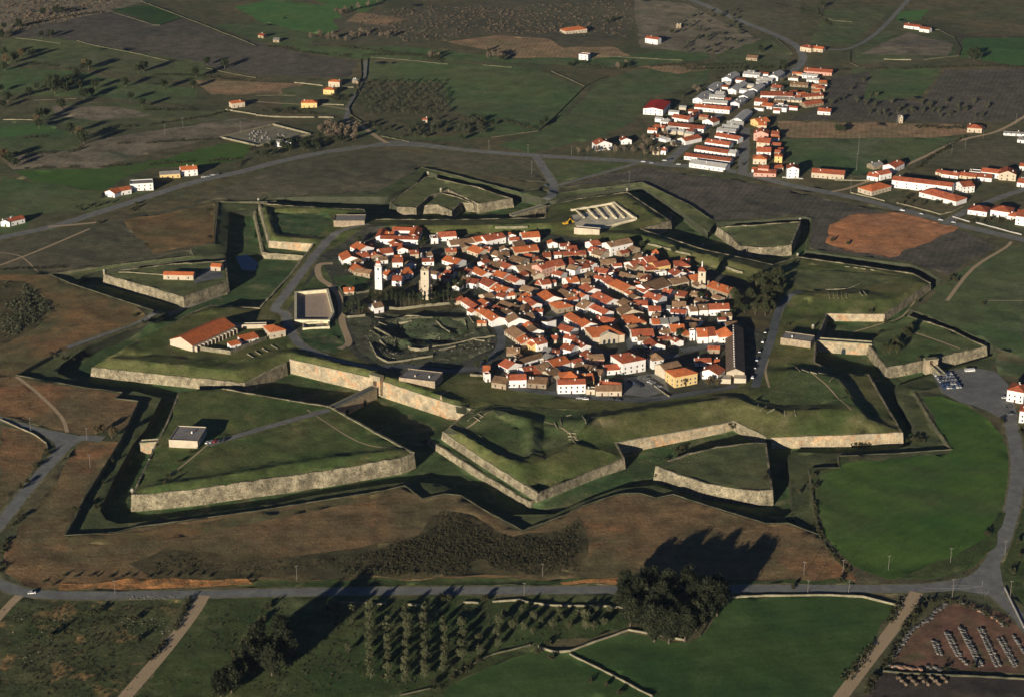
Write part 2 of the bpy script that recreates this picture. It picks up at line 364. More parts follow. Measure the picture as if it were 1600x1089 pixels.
m_('brown_glacis', A(92,70,46), A(74,64,42), c3=A(116,76,48), s3=.011, furrow=5, furamp=.035, ang=R(88), s1=.014, s2=.4, mid=.4, bump=.3, bs=.5)
m_('brown_glacis_cross', A(96,70,44), A(72,64,40), c3=A(60,62,40), s3=.015, s1=.012, s2=.4, bump=.2, bs=.5)
m_('grey_fallow', A(72,64,48), A(62,58,42), c3=A(66,66,46), s3=.015, s1=.01, s2=.35, furrow=6, ang=R(70), bump=.2, bs=.4)
m_('grey_plough', A(68,60,50), A(60,55,45), s1=.01, s2=.3, furrow=5, ang=R(20), bump=.2, bs=.4)
m_('red_plough', A(134,86,54), A(118,80,54), c3=A(104,74,48), s3=.02, s1=.015, s2=.4, furrow=4, ang=R(60), bump=.25, bs=.5)
m_('orange_earth', A(150,98,56), A(104,76,46), c3=A(60,56,36), s3=.2, s1=.15, s2=.9, bump=.5, bs=.6)
m_('bright_green', A(44,64,26), A(56,70,29), c3=A(60,62,36), s3=.008, s1=.01, s2=.3, fine=.15, mid=.15, furrow=7, furamp=.03, ang=R(50), bump=.12, bs=.6)
m_('dark_green', A(37,54,26), A(48,60,29), c3=A(56,66,36), s3=.012, s1=.015, s2=.3, fine=.15, mid=.2, furrow=6, furamp=.03, ang=R(80), bump=.12, bs=.6)
m_('far_green', A(54,78,38), A(60,76,38), s1=.02, s2=.3, fine=.15, mid=.2)
m_('mid_green', A(54,66,37), A(66,68,42), c3=A(74,74,52), s3=.012, s1=.01, s2=.25, fine=.2, mid=.3)
m_('dull_green', A(60,66,38), A(70,68,44), c3=A(76,70,54), s3=.012, s1=.01, s2=.25, fine=.2, mid=.35)
m_('pale_scrubland', A(94,82,64), A(84,74,58), c3=A(66,66,48), s3=.03, s1=.015, s2=.2, mid=.45)
m_('scrub_floor', A(66,56,36), A(54,50,32), c3=A(66,54,36), s3=.1, s1=.03, s2=.4, mid=.5)
m_('tan_field', A(112,86,62), A(96,80,56), s1=.02, s2=.3, furrow=5, ang=R(10))
m_('rocky_pasture', A(46,52,28), A(60,58,36), c3=A(132,98,62), s3=.05, s1=.02, s2=.5, mid=.4, bump=.4, bs=.4)
m_('olive_meadow', A(42,52,26), A(56,58,32), c3=A(76,74,48), s3=.04, s1=.02, s2=.5, bump=.3, bs=.4)
m_('asphalt', A(80,76,70), A(90,86,78), s1=.1, s2=.8, mid=.08, fine=.06, c3=A(70,70,72), s3=.3)
m_('shoulder', A(88,78,56), A(62,62,38), s1=.15, s2=.8, mid=.4)
m_('dirt_track', A(132,110,84), A(116,96,72), s1=.2, s2=.8, mid=.2)
m_('red_yard', A(90,62,48), A(74,56,42), c3=A(60,66,38), s3=.06, s1=.08, s2=.6)
m_('cobbles', A(72,70,68), A(60,60,58), s1=.08, s2=.8, mid=.15)
m_('town_yard', A(54,50,42), A(44,46,34), c3=A(72,64,50), s3=.15, s1=.08, s2=.8, mid=.3)
m_('court_floor', A(128,108,90), A(120,102,86), s1=.05, s2=.6, mid=.08)
m_('ruin_ground', A(54,56,38), A(66,62,46), c3=A(100,92,72), s3=.12, s1=.04, s2=.8, mid=.5, bump=.6, bs=.5)
m_('ruin_pit', A(50,58,36), A(60,62,42), c3=A(84,78,62), s3=.1, s1=.04, s2=.6, mid=.4, bump=.4, bs=.5)
m_('sand_dig', A(160,144,118), A(140,126,102), s1=.08, s2=.6, mid=.15)
m_('dark_earth', A(44,38,34), A(54,46,38), s1=.05, s2=.5)
m_('steep_earth', A(48,46,34), A(42,42,30), c3=A(34,36,26), s3=.2, s1=.1, s2=.8)
m_('pond_water', (.01,.03,.07), rough=.08, spec=.5, mid=0, fine=0)
m_('grave_gravel', A(104,94,76), A(88,80,64), s1=.1, s2=.8)
REG = []            # (object name, material, polygon in the world); later wins
def reg(name, mk, px, z=None, label=None):
    P = []
    for p in px:
        if z is not None: P.append(unp(p[0], p[1], z))
        else: q = at1(p[0], p[1]); P.append((q[0], q[1]))
    REG.append([name, mk, P, label]); return P
def regw(name, mk, P, label=None): REG.append([name, mk, [(p[0], p[1]) for p in P], label])
def smooth(pts, k=4):
    out = []
    n = len(pts)
    for i in range(n-1):
        p0 = pts[max(i-1, 0)]; p1 = pts[i]; p2 = pts[i+1]; p3 = pts[min(i+2, n-1)]
        for j in range(k):
            t = j/k
            out.append(tuple(.5*((2*p1[c]) + (-p0[c]+p2[c])*t + (2*p0[c]-5*p1[c]+4*p2[c]-p3[c])*t*t + (-p0[c]+3*p1[c]-3*p2[c]+p3[c])*t**3) for c in range(2)))
    out.append(tuple(pts[-1][:2])); return out
ROADS = []
def road(name, mk, px, wd, k=4, label=None):
    P = [at1(*p)[:2] for p in px]; P = smooth(P, k) if len(P) > 2 else P
    if mk == 'asphalt' and wd > 3.5:        # dusty shoulder under the carriageway
        rs = random.Random(len(REG)); Ls = [(p[0]+rs.uniform(-.4,.4), p[1]+rs.uniform(-.4,.4)) for p in offs(P, -wd/2-1.3)]; Rs = [(p[0]+rs.uniform(-.4,.4), p[1]+rs.uniform(-.4,.4)) for p in offs(P, wd/2+1.3)]
        REG.append(['verge', 'shoulder', Ls+Rs[::-1], None])
    L = offs(P, -wd/2); Rr = offs(P, wd/2)
    REG.append([name, mk, L + Rr[::-1], label]); ROADS.append((P, wd, name)); return P
f = 'field'
# ---- far country, left
for q in [[(600,20),(700,12),(690,22),(610,30)],[(560,78),(650,80),(640,90),(560,88)]]: reg(f,'far_green',q)
reg(f,'pale_scrubland',[(0,0),(230,0),(165,22),(60,45),(0,52)])
reg(f,'grey_plough',[(20,50),(165,20),(290,30),(350,55),(480,85),(560,95),(545,122),(400,118),(300,100),(200,80),(120,65),(20,58)])
reg(f,'dark_green',[(175,15),(235,8),(285,28),(248,40)])
reg(f,'far_green',[(365,12),(420,0),(520,10),(545,40),(505,55),(430,45)]); reg(f,'far_green',[(490,0),(600,0),(570,20),(520,12)])
reg(f,'mid_green',[(330,40),(420,35),(500,60),(470,75),(390,60)])
reg(f,'mid_green',[(455,72),(640,74),(800,92),(990,86),(1100,70),(1110,92),(980,106),(830,100),(700,96),(560,92),(470,82)])
reg(f,'grey_fallow',[(520,30),(650,10),(800,0),(1000,0),(980,60),(900,75),(760,55),(620,72),(540,68)])
reg(f,'tan_field',[(700,66),(780,55),(860,62),(880,75),(960,74),(985,88),(930,92),(800,90),(760,78)])
reg(f,'dull_green',[(0,62),(95,60),(190,80),(320,98),(320,130),(180,112),(0,100)])
reg(f,'mid_green',[(0,104),(120,112),(200,128),(310,140),(300,165),(150,152),(0,150)])
reg(f,'dull_green',[(60,160),(180,160),(330,175),(370,185),(250,200),(130,205),(60,190)])
reg(f,'mid_green',[(0,190),(60,190),(130,215),(120,235),(0,245)])
reg(f,'tan_field',[(305,125),(400,128),(475,132),(450,146),(330,148)])
reg(f,'pale_scrubland',[(0,245),(120,235),(165,215),(240,205),(370,185),(440,190),(350,215),(250,235),(160,262),(20,265)])
reg(f,'bright_green',[(20,268),(160,264),(250,250),(345,225),(400,222),(380,250),(300,262),(240,262),(190,280),(160,300),(60,285)])
reg(f,'mid_green',[(0,275),(60,286),(160,302),(230,300),(150,330),(60,335),(0,315)])
reg(f,'mid_green',[(0,318),(60,335),(40,360),(0,372)])
reg(f,'dull_green',[(440,140),(545,120),(560,150),(545,180),(440,170)])
# centre
reg(f,'far_green',[(380,18),(440,25),(500,45),(480,50),(400,32)]); reg(f,'tan_field',[(560,20),(640,30),(600,40),(540,34)])
reg(f,'far_green',[(130,215),(200,200),(240,204),(170,214)][:0] or [(0,200),(60,195),(90,205),(0,215)]); reg(f,'pale_scrubland',[(80,165),(190,168),(240,180),(150,190),(90,182)])
reg(f,'mid_green',[(575,96),(700,98),(830,105),(910,140),(880,185),(840,205),(700,222),(560,212),(560,150)])
reg(f,'rough_pasture',[(560,126),(690,130),(700,170),(770,195),(740,212),(600,215),(550,185)])
reg(f,'mid_green',[(935,130),(990,110),(1110,100),(1105,130),(1010,155),(990,190),(940,215),(830,240),(780,228),(845,205),(885,183)])
reg(f,'grey_fallow',[(1060,0),(1250,0),(1250,60),(1150,50),(1080,20)])
reg(f,'pale_scrubland',[(990,0),(1070,5),(1150,45),(1190,62),(1130,85),(1000,75)])
reg(f,'dull_green',[(1120,85),(1200,60),(1240,85),(1225,108),(1110,110)])
reg(f,'tan_field',[(1000,104),(1080,100),(1120,106),(1060,116)])
# right
reg(f,'dull_green',[(1290,15),(1400,10),(1330,70),(1262,72)]); reg(f,'dull_green',[(1335,80),(1400,30),(1500,60),(1490,90),(1340,100)])
reg(f,'far_green',[(1340,112),(1400,112),(1350,150),(1335,140)]); reg(f,'far_green',[(1240,240),(1330,262),(1320,270),(1245,262)]); reg(f,'pale_scrubland',[(1345,85),(1420,50),(1490,70),(1480,88)])
reg(f,'far_green',[(1505,60),(1600,60),(1600,105),(1500,90)])
reg(f,'far_green',[(1405,20),(1450,15),(1440,32),(1400,35)])
reg(f,'mid_green',[(1330,108),(1470,108),(1440,150),(1350,160)])
reg(f,'grey_plough',[(1475,110),(1600,108),(1600,190),(1500,192),(1440,160)])
reg(f,'grey_plough',[(1300,120),(1360,112),(1350,155),(1440,160),(1500,192),(1230,188),(1290,165)])
reg(f,'tan_field',[(1215,190),(1500,195),(1520,210),(1400,220),(1225,215)])
reg(f,'mid_green',[(1222,217),(1500,215),(1430,250),(1340,275),(1240,265)])
reg(f,'grey_fallow',[(1430,252),(1510,218),(1600,215),(1600,262),(1480,262)])
# round the fortress
reg(f,'grey_fallow',[(460,250),(560,235),(700,240),(830,250),(855,290),(700,262),(655,258),(600,300),(500,303),(340,312),(300,318)])
reg(f,'grey_plough',[(870,292),(1000,262),(1060,270),(1200,290),(1330,320),(1500,360),(1560,385),(1480,430),(1420,410),(1310,398),(1262,385),(1268,342),(1250,336),(1118,345),(1080,322),(1003,283)])
reg(f,'dull_green',[(842,248),(995,258),(868,288)])
reg(f,'grey_fallow',[(0,380),(150,350),(330,315),(332,382),(300,388),(187,412),(80,425),(0,424)])
reg(f,'brown_glacis_cross',[(190,345),(335,318),(334,380),(298,386),(240,398)])
reg(f,'brown_glacis_cross',[(0,430),(77,430),(110,445),(210,478),(237,502),(82,557),(26,588),(0,600)])
reg(f,'scrub_floor',[(0,438),(40,440),(85,480),(60,510),(0,540)])
reg(f,'brown_glacis',[(0,590),(26,588),(125,606),(190,615),(178,623),(215,628),(200,676),(120,678),(0,650)])
reg(f,'brown_glacis',[(0,665),(60,672),(78,690),(60,725),(0,790)])
reg(f,'brown_glacis',[(128,690),(186,690),(130,777),(100,838),(182,833),(212,825),(400,800),(600,768),(632,760),(660,780),(695,773),(720,775),(760,800),(817,831),(885,805),(907,793),(967,773),(1000,771),(1025,779),(1052,774),(1115,794),(1197,819),(1232,819),(1280,837),(1330,885),(1340,910),(960,914),(60,920),(8,895),(10,850),(60,790)])
reg(f,'brown_glacis_cross',[(100,838),(200,832),(400,801),(470,790),(640,762),(600,775),(400,815),(250,845),(110,852)])
reg('scrub_ground','scrub_floor',[(240,905),(200,880),(260,856),(330,862),(420,872),(560,856),(650,840),(690,795),(740,805),(800,838),(860,832),(905,808),(920,850),(905,895),(700,900),(500,905),(300,905)])
reg('verge','olive_meadow',[(330,911),(520,905),(880,904),(1330,905),(1340,914),(960,916),(500,919),(335,916)])
reg('earth_bank','orange_earth',[(95,911),(200,903),(300,905),(385,903),(396,912),(300,918),(90,922)])
reg('earth_bank','orange_earth',[(875,910),(920,904),(968,902),(965,913),(880,914)])
reg(f,'olive_meadow',[(1430,612),(1440,622),(1487,702),(1320,716),(1320,728),(1268,738),(1240,705),(1400,700),(1420,690)][:0] or [(1262,730),(1310,728),(1310,712),(1330,708),(1320,735),(1290,745),(1270,790),(1280,835),(1262,770)])
reg(f,'bright_green',[(1280,742),(1325,722),(1484,708),(1462,662),(1440,620),(1470,618),(1510,632),(1545,655),(1568,690),(1578,740),(1574,800),(1558,855),(1520,885),(1450,905),(1390,905),(1335,885),(1292,840),(1275,790)])
reg(f,'red_plough',[(1296,352),(1340,334),(1400,330),(1440,340),(1498,356),(1460,375),(1390,403),(1320,392),(1290,380)])
reg(f,'mid_green',[(1480,435),(1560,392),(1600,382),(1600,560),(1560,545),(1430,482),(1455,465)])
reg(f,'mid_green',[(1556,560),(1600,570),(1600,590),(1560,585)])
# foreground
reg(f,'rocky_pasture',[(0,945),(40,932),(285,932),(272,960),(200,1095),(0,1095)])
reg(f,'olive_meadow',[(320,932),(1000,928),(980,980),(850,1010),(720,1060),(690,1100),(205,1100)])
reg(f,'dark_green',[(690,1095),(720,1062),(800,1028),(850,1010),(890,1020),(1040,1095)])
reg(f,'dark_green',[(888,1018),(940,1000),(985,988),(1080,1003),(1105,985),(1132,935),(1230,930),(1350,932),(1402,945),(1370,990),(1312,1095),(1040,1095)])
reg('yard','red_yard',[(1392,1040),(1415,1000),(1470,948),(1510,940),(1560,955),(1610,985),(1610,1052),(1440,1042)])
reg(f,'dark_earth',[(1345,1095),(1385,1046),(1440,1044),(1610,1056),(1610,1095)])
reg(f,'olive_meadow',[(1590,800),(1620,780),(1620,960),(1580,920),(1560,900)])
# ---- fortress
regw('covered_way','covered_way_grass',[(p[0],p[1]) for p in W3([(a,b,.4) for a,b in [(26,586),(125,604),(192,613),(180,622),(217,626),(187,690),(132,777),(122,800),(102,836),(182,831),(212,823),(400,798),(600,766),(632,758),(660,778),(695,771),(720,773),(760,798),(817,828),(885,803),(907,791),(967,771),(1000,770),(1025,777),(1052,772),(1115,792),(1197,817),(1232,817),(1280,835),(1270,777),(1265,732),(1312,730),(1310,712),(1400,708),(1487,702),(1457,660),(1435,622),(1428,612),(1540,585),(1560,550),(1430,480),(1470,440),(1420,408),(1265,388),(1270,340),(1108,341),(1080,322),(1035,300),(1003,285),(900,298),(872,303),(845,294),(812,301),(695,270),(658,262),(590,300),(432,315),(341,316),(335,381),(298,388),(303,400),(187,413),(77,428),(110,443),(210,476),(240,485),(232,501),(82,555)]])])
regw('ditch_floor','ditch_grass',KT)
for P_ in (R1[0],): regw('ravelin_top','ravelin_grass',P_)
for P_ in (R2[0],R4[0],R5a[0],R5b[0],R6[0]): regw('ravelin_top','dry_ravelin_grass',P_)
regw('ravelin_top','terreplein_grass',R3[0])
regw('rampart','rampart_grass',ENC)
reg('terreplein','terreplein_grass',[(714,661),(757,684),(813,715),(850,709),(890,691),(925,655),(918,640),(770,632),(730,640)])
reg('terreplein','terreplein_grass',[(1180,624),(1226,634),(1282,631),(1335,631),(1310,592),(1240,576),(1215,600)])
reg('terreplein','dry_ravelin_grass',[(1232,420),(1300,423),(1420,432),(1343,451),(1245,453)])
reg('terreplein','ditch_grass',[(428,333),(512,333),(520,345),(500,368),(440,367)])
reg('pond','pond_water',[(372,404),(392,400),(405,415),(396,428),(380,425)][:0] or [(368,402),(386,398),(404,412),(398,424),(378,422)])
reg('town_ground','town_yard',[(536,380),(575,352),(640,366),(860,366),(985,384),(1060,408),(1160,438),(1190,450),(1215,470),(1205,500),(1190,560),(1170,596),(1140,606),(1040,622),(1000,628),(900,624),(800,606),(745,582),(700,584),(620,585),(560,560),(520,520),(455,530),(440,495),(470,455),(500,400)])
reg('green_plot','ditch_grass',[(520,432),(585,430),(575,452),(530,455)]); reg('green_plot','terreplein_grass',[(470,455),(505,415),(520,440),(515,455)])
reg('green_plot','ditch_grass',[(470,518),(530,500),(545,545),(500,555),(470,535)])
reg('green_plot','scrub_floor',[(560,470),(600,440),(700,445),(740,470),(720,482),(600,490),(555,500)])
reg('green_plot','scrub_floor',[(1160,440),(1220,450),(1210,500),(1190,520),(1165,500),(1120,480)])
reg('castle_ruin_ground','ruin_ground',[(545,500),(600,490),(735,482),(765,520),(770,545),(720,568),(600,580),(555,540)])
reg('castle_ruin_ground','ruin_pit',[(620,502),(655,497),(724,499),(737,518),(700,534),(650,543),(618,547)])
reg('dig_floor','sand_dig',[(893,337),(955,320),(995,345),(950,358),(900,356)])
for P_ in ([(1410,700),(1440,690)],): pass
# ---- roads
ring = road('road','asphalt',[(-30,900),(0,912),(40,925),(120,930),(300,928),(500,924),(700,922),(960,921),(1200,919),(1400,919),(1480,914),(1530,900),(1560,860),(1580,800),(1590,740),(1586,690),(1575,650),(1555,620)],8.5)
road('road','asphalt',[(1500,915),(1545,922),(1580,950),(1615,990)],8)
reg('road','asphalt',[(1440,913),(1490,909),(1530,894),(1560,870),(1566,905),(1572,935),(1545,930),(1500,922),(1440,925)])
road('road','asphalt',[(-30,845),(0,818),(50,755),(95,705),(112,690),(128,684),(160,686)],8)
road('road','asphalt',[(-20,648),(20,660),(60,672),(100,684)],6)
reg('road','asphalt',[(50,668),(85,673),(125,681),(128,688),(108,697),(92,708),(84,690)])
nroad = road('road','asphalt',[(-40,382),(0,372),(80,355),(130,340),(200,318),(300,286),(380,268),(440,252),(520,236),(600,227),(660,228),(740,236),(830,243),(930,249),(1000,253),(1040,258),(1100,262),(1160,271),(1240,291),(1330,308),(1400,326),(1500,352),(1620,380)],10)
road('road','asphalt',[(500,240),(560,232),(620,222),(700,231),(760,239)],6)
ne = road('road','asphalt',[(1040,257),(1075,225),(1110,192),(1160,152),(1230,116),(1253,98),(1252,82),(1238,68),(1205,52),(1150,30),(1065,-5)],9)
road('road','asphalt',[(1160,272),(1163,235),(1164,200)],9); road('road','asphalt',[(1252,80),(1290,78),(1330,75),(1370,52),(1410,10),(1430,-10)],5)
road('road','asphalt',[(838,246),(850,265),(864,288),(862,305),(852,320)],8); road('road','asphalt',[(995,256),(930,274),(868,291)],4)
road('road','asphalt',[(852,318),(845,328),(800,336)],7)
road('track','asphalt',[(540,190),(548,160),(568,130),(573,95)],5); road('track','dirt_track',[(540,190),(560,195),(590,215),(605,224)],5); road('track','dirt_track',[(548,172),(500,165),(440,162),(385,158)],3)
road('track','dirt_track',[(1300,300),(1340,290),(1430,252),(1500,220),(1560,205),(1620,170)],4); road('road','asphalt',[(1475,352),(1500,335),(1560,310),(1620,290)],7)
road('track','dirt_track',[(1480,470),(1520,420),(1570,388),(1580,378)],3)
road('track','dirt_track',[(318,930),(300,960),(250,1025),(185,1100)],7); road('track','dirt_track',[(1432,925),(1400,975),(1350,1040),(1305,1100)],7)
road('track','dirt_track',[(30,930),(10,950),(-20,985)],5); road('track','dirt_track',[(26,588),(60,615),(95,650),(105,675)],2.5)
road('track','dirt_track',[(0,415),(60,392),(140,358)],2.5)
road('track','dirt_track',[(75,355),(110,352),(150,348)],4)
road('track','asphalt',[(105,543),(160,524),(215,505),(270,489),(310,470),(352,452)],4)
reg('verge','olive_meadow',[(1395,905),(1450,903),(1515,885),(1556,855),(1572,800),(1560,800),(1540,840),(1490,870),(1440,888)])
for pts_, w_ in [([(1200,560),(1196,580),(1202,605)],1.6),([(1225,475),(1216,500),(1208,520)],2.5),([(330,690),(300,715),(262,745)],1.2),([(700,668),(730,668),(770,640),(800,640)],1.2),([(845,655),(880,670),(905,690)],1.0),([(1330,520),(1400,500),(1430,470)],1.0),([(1430,520),(1500,545)],1.5),([(1540,470),(1600,470)],1.2),([(60,425),(30,400),(-10,395)],1.2),([(1250,575),(1290,600),(1330,640)],1.0),([(480,640),(560,690),(620,700)],1.0),([(700,610),(690,640),(740,645)],1.2)]: road('path','dirt_track',pts_,w_)
reg('cemetery_ground','grave_gravel',[(346,216),(427,197),(483,212),(403,228)])
reg('paved_yard','cobbles',[(302,444),(310,430),(325,417),(345,420),(349,434),(312,441)])
# parking lot by the east gate
reg('parking_lot','asphalt',[(1458,588),(1480,578),(1525,575),(1555,580),(1575,600),(1590,650),(1584,690),(1566,655),(1540,640),(1500,628),(1470,612)])
road('path','asphalt',[(325,695),(400,672),(460,655),(515,640)],5)
road('town_road','asphalt',[(588,577),(560,570),(520,560),(480,545),(462,530),(452,510),(445,490),(430,483),(450,455),(480,415),(505,385),(530,362),(575,350)],7)
road('town_road','dirt_track',[(530,545),(545,535),(535,505),(532,470),(520,450),(500,435),(498,415),(520,412)],5)
road('town_road','cobbles',[(588,574),(640,572),(700,580),(745,576),(775,596),(810,607),(900,618),(1000,625),(1100,612),(1150,603)],7)
road('town_road','cobbles',[(745,576),(780,545),(782,520),(770,500)],6)
road('town_road','cobbles',[(1180,605),(1190,570),(1205,530),(1215,490),(1228,470),(1250,455)],6)
reg('car_park','asphalt',[(975,590),(1035,582),(1045,610),(1010,620),(975,616)])
road('town_road','cobbles',[(960,478),(975,500),(985,530),(990,555)],7); road('town_road','cobbles',[(860,410),(905,425),(960,478)],8); road('town_road','cobbles',[(830,500),(870,500),(930,548),(1000,560),(1060,555)],8)
road('town_road','cobbles',[(640,390),(700,400),(780,440),(860,480),(930,548)],7)
road('town_road','cobbles',[(1065,548),(1110,540),(1140,530),(1150,560)],7); road('town_road','cobbles',[(1045,470),(1100,490),(1150,480)],6)
# ---------------------------------------------------------------- second surface: breaklines + region edges + fine grid
V2, E2 = cdt_points(); nbl = len(V2)
def add_edges(P, closed=True, step=12):
    n0 = len(V2); Q = []
    m = len(P)
    for i in range(m if closed else m-1):
        a, b = P[i], P[(i+1) % m]; l = math.hypot(b[0]-a[0], b[1]-a[1]); k = max(1, int(l/step))
        for j in range(k): Q.append((a[0]+(b[0]-a[0])*j/k, a[1]+(b[1]-a[1])*j/k))
    for q in Q: V2.append((q[0], q[1], None))
    for i in range(len(Q)): E2.append((n0+i, n0+(i+1) % len(Q)))
JIT = ('field', 'scrub_ground', 'earth_bank', 'verge', 'castle_ruin_ground')
for r in REG:
    if r[0] in JIT:         # field edges wander a little
        Q = []; P = r[2]; m = len(P)
        for i in range(m):
            a, b = P[i], P[(i+1) % m]; l = math.hypot(b[0]-a[0], b[1]-a[1]); k = max(1, int(l/9))
            for j in range(k):
                x, y = a[0]+(b[0]-a[0])*j/k, a[1]+(b[1]-a[1])*j/k
                s = 2.2 if j else 0
                Q.append((x+noise.noise(Vector((x*.06, y*.06, 1)))*s*1.6, y+noise.noise(Vector((x*.06, y*.06, 7)))*s*3))
        r[2] = Q
    add_edges(r[2], True, 12)
nedge = len(V2)
def inpoly(X, Y, P):
    c = np.zeros(X.shape, bool); n = len(P)
    for i in range(n):
        x1, y1 = P[i][0], P[i][1]; x2, y2 = P[(i+1) % n][0], P[(i+1) % n][1]
        if y1 == y2: continue
        c ^= ((y1 > Y) != (y2 > Y)) & (X < (x2-x1)*(Y-y1)/(y2-y1)+x1)
    return c
def grid(x0, x1, y0, y1, s):
    X, Y = np.meshgrid(np.arange(x0, x1, s), np.arange(y0, y1, s)); rs = np.random.RandomState(3)
    X = X+rs.uniform(-.3, .3, X.shape)*s; Y = Y+rs.uniform(-.3, .3, Y.shape)*s
    return X.ravel(), Y.ravel()
ax, ay = grid(-360, 390, 770, 1720, 5.2); bx, by = grid(-1100, 1100, 700, 3000, 17)
out = (bx < -360) | (bx > 390) | (by < 770) | (by > 1720)
X = np.concatenate([ax, bx[out]]); Y = np.concatenate([ay, by[out]])
flat = np.zeros(X.shape, bool)
for P, wd, nm in ROADS: flat |= inpoly(X, Y, offs(P, -wd/2-1)+offs(P, wd/2+1)[::-1])
for r in REG:
    if r[0] in ('road', 'parking_lot', 'car_park', 'pond', 'dig_floor'): flat |= inpoly(X, Y, r[2])
X = X[~flat]; Y = Y[~flat]
for x, y in zip(X, Y): V2.append((float(x), float(y), None))
for sx, sy in ((-1,-1),(1,-1),(1,1),(-1,1)): V2.append((sx*30000, 1500+sy*30000, -5))
for x, y in [(a*2500.0, b*2500.0+1500) for a in range(-4, 5) for b in range(-4, 5) if max(abs(a), abs(b)) > 1]: V2.append((x, y, None))
V2 = [(x, y, z if z is not None else zat1(x, y) + (noise.noise(Vector((x*.16, y*.16, 0)))*.45+noise.noise(Vector((x*.06, y*.06, 5)))*.5+noise.noise(Vector((x*.03, y*.03, 9)))*.5 if i >= nedge else 0)) for i, (x, y, z) in enumerate(V2)]
T2v, T2f = solve(V2, E2)
TB = BVHTree.FromPolygons([Vector(p) for p in T2v], T2f)
def zat(x, y):
    h = TB.ray_cast(Vector((x, y, 400)), Vector((0, 0, -1)))
    return h[0].z if h[0] else 0.0
def at(px, py):
    h = TB.ray_cast(Vector((0, 0, CAM_H)), ray(px, py).normalized())
    return Vector(h[0]) if h[0] else Vector((*unp(px, py, 0), 0))
def at_h(px, py, h):            # the point h metres above the ground that shows at this pixel
    z = 0.0
    for _ in range(6): x, y = unp(px, py, z+h); z = z*.3+zat(x, y)*.7
    return Vector((x, y, z))
# split the surface into its regions
Va = np.array(T2v); Fa = np.array([list(f_[:3]) for f_ in T2f])
C = Va[Fa].mean(1); own = np.full(len(Fa), -1)
for i, r in enumerate(REG): own[inpoly(C[:, 0], C[:, 1], r[2])] = i
nrm = np.cross(Va[Fa[:, 1]]-Va[Fa[:, 0]], Va[Fa[:, 2]]-Va[Fa[:, 0]]); nz_ = np.abs(nrm[:, 2])/np.maximum(np.linalg.norm(nrm, axis=1), 1e-9)
fl = nrm[:, 2] < 0; Fa[fl] = Fa[fl][:, ::-1]
def piece(name, sel, mk, label=None):
    if not sel.any(): return
    F_ = Fa[sel]; u, inv = np.unique(F_, return_inverse=True); inv = inv.reshape(F_.shape)
    me = bpy.data.meshes.new(name); me.vertices.add(len(u)); me.vertices.foreach_set('co', Va[u].astype(np.float32).ravel())
    n = len(F_); me.loops.add(n*3); me.polygons.add(n); me.loops.foreach_set('vertex_index', inv.astype(np.int32).ravel())
    me.polygons.foreach_set('loop_start', np.arange(0, n*3, 3, dtype=np.int32)); me.polygons.foreach_set('loop_total', np.full(n, 3, dtype=np.int32))
    mats_ = nz_[sel] < .45; me.materials.append(M[mk]); me.materials.append(M['steep_earth'])
    me.polygons.foreach_set('material_index', mats_.astype(np.int32))
    me.update(calc_edges=True); me.validate()
    o = mobj(name, me); o['kind'] = 'structure'; return o
piece('ground', own == -1, 'rough_pasture')
for i, r in enumerate(REG): piece(r[0], own == i, r[1])

# ---------------------------------------------------------------- masonry of the fortress
m_('escarp_stone', A(102,90,70), A(76,67,52), c3=A(38,33,25), s3=.45, s1=.12, s2=1.0, mid=.5, fine=.6, bump=.25, bs=1.2)
m_('orange_stone', A(120,102,78), A(102,90,72), c3=A(136,92,56), s3=.08, s1=.1, s2=1.0, mid=.4, fine=.45, bump=.2, bs=1.2)
m_('coping_stone', A(104,94,72), A(88,80,60), s1=.3, s2=1.6, mid=.25, fine=.3)
m_('breast_stone', A(66,60,44), A(48,46,34), c3=A(64,62,44), s3=.4, s1=.1, s2=1.2, mid=.4)
def strip_wall(name, P, T, Bz, o_top, o_bot, o_in, closed_slice, mk, label, cat, group, coping=True, par=None, jit=.25):
    # P world points with z; T tops, Bz feet
    T = [t + (random.uniform(-jit, jit)) for t in T]
    ot = closed_slice(o_top); ob = closed_slice(o_bot); oi = closed_slice(o_in)
    V = []; F = []
    k = len(P)
    for i in range(k):
        V += [(ob[i][0], ob[i][1], Bz[i]-.6), (ot[i][0], ot[i][1], T[i]), (oi[i][0], oi[i][1], T[i]), (oi[i][0], oi[i][1], T[i]-2.2)]
    for i in range(k-1):
        a, b = 4*i, 4*i+4
        F += [(a, b, b+1, a+1), (a+1, b+1, b+2, a+2), (a+2, b+2, b+3, a+3), (a+3, b+3, b, a)]
    F += [(0, 1, 2, 3), (4*k-1, 4*k-2, 4*k-3, 4*k-4)]
    o = mobj(name, mesh(name, V, F, M[mk])); tag(o, label, cat, group)
    if coping:
        V = []; F = []
        ot2 = closed_slice(o_top+.22); oi2 = closed_slice(o_in-.05)
        for i in range(k): V += [(ot2[i][0], ot2[i][1], T[i]-.45), (ot2[i][0], ot2[i][1], T[i]+.12), (oi2[i][0], oi2[i][1], T[i]+.12), (oi2[i][0], oi2[i][1], T[i]-.45)]
        for i in range(k-1):
            a, b = 4*i, 4*i+4
            F += [(a, b, b+1, a+1), (a+1, b+1, b+2, a+2), (a+2, b+2, b+3, a+3), (a+3, b+3, b, a)]
        F += [(0, 1, 2, 3), (4*k-1, 4*k-2, 4*k-3, 4*k-4)]
        mobj('coping', mesh('coping', V, F, M['coping_stone'])).parent = o
    return o
ORANGE = ('orange',)
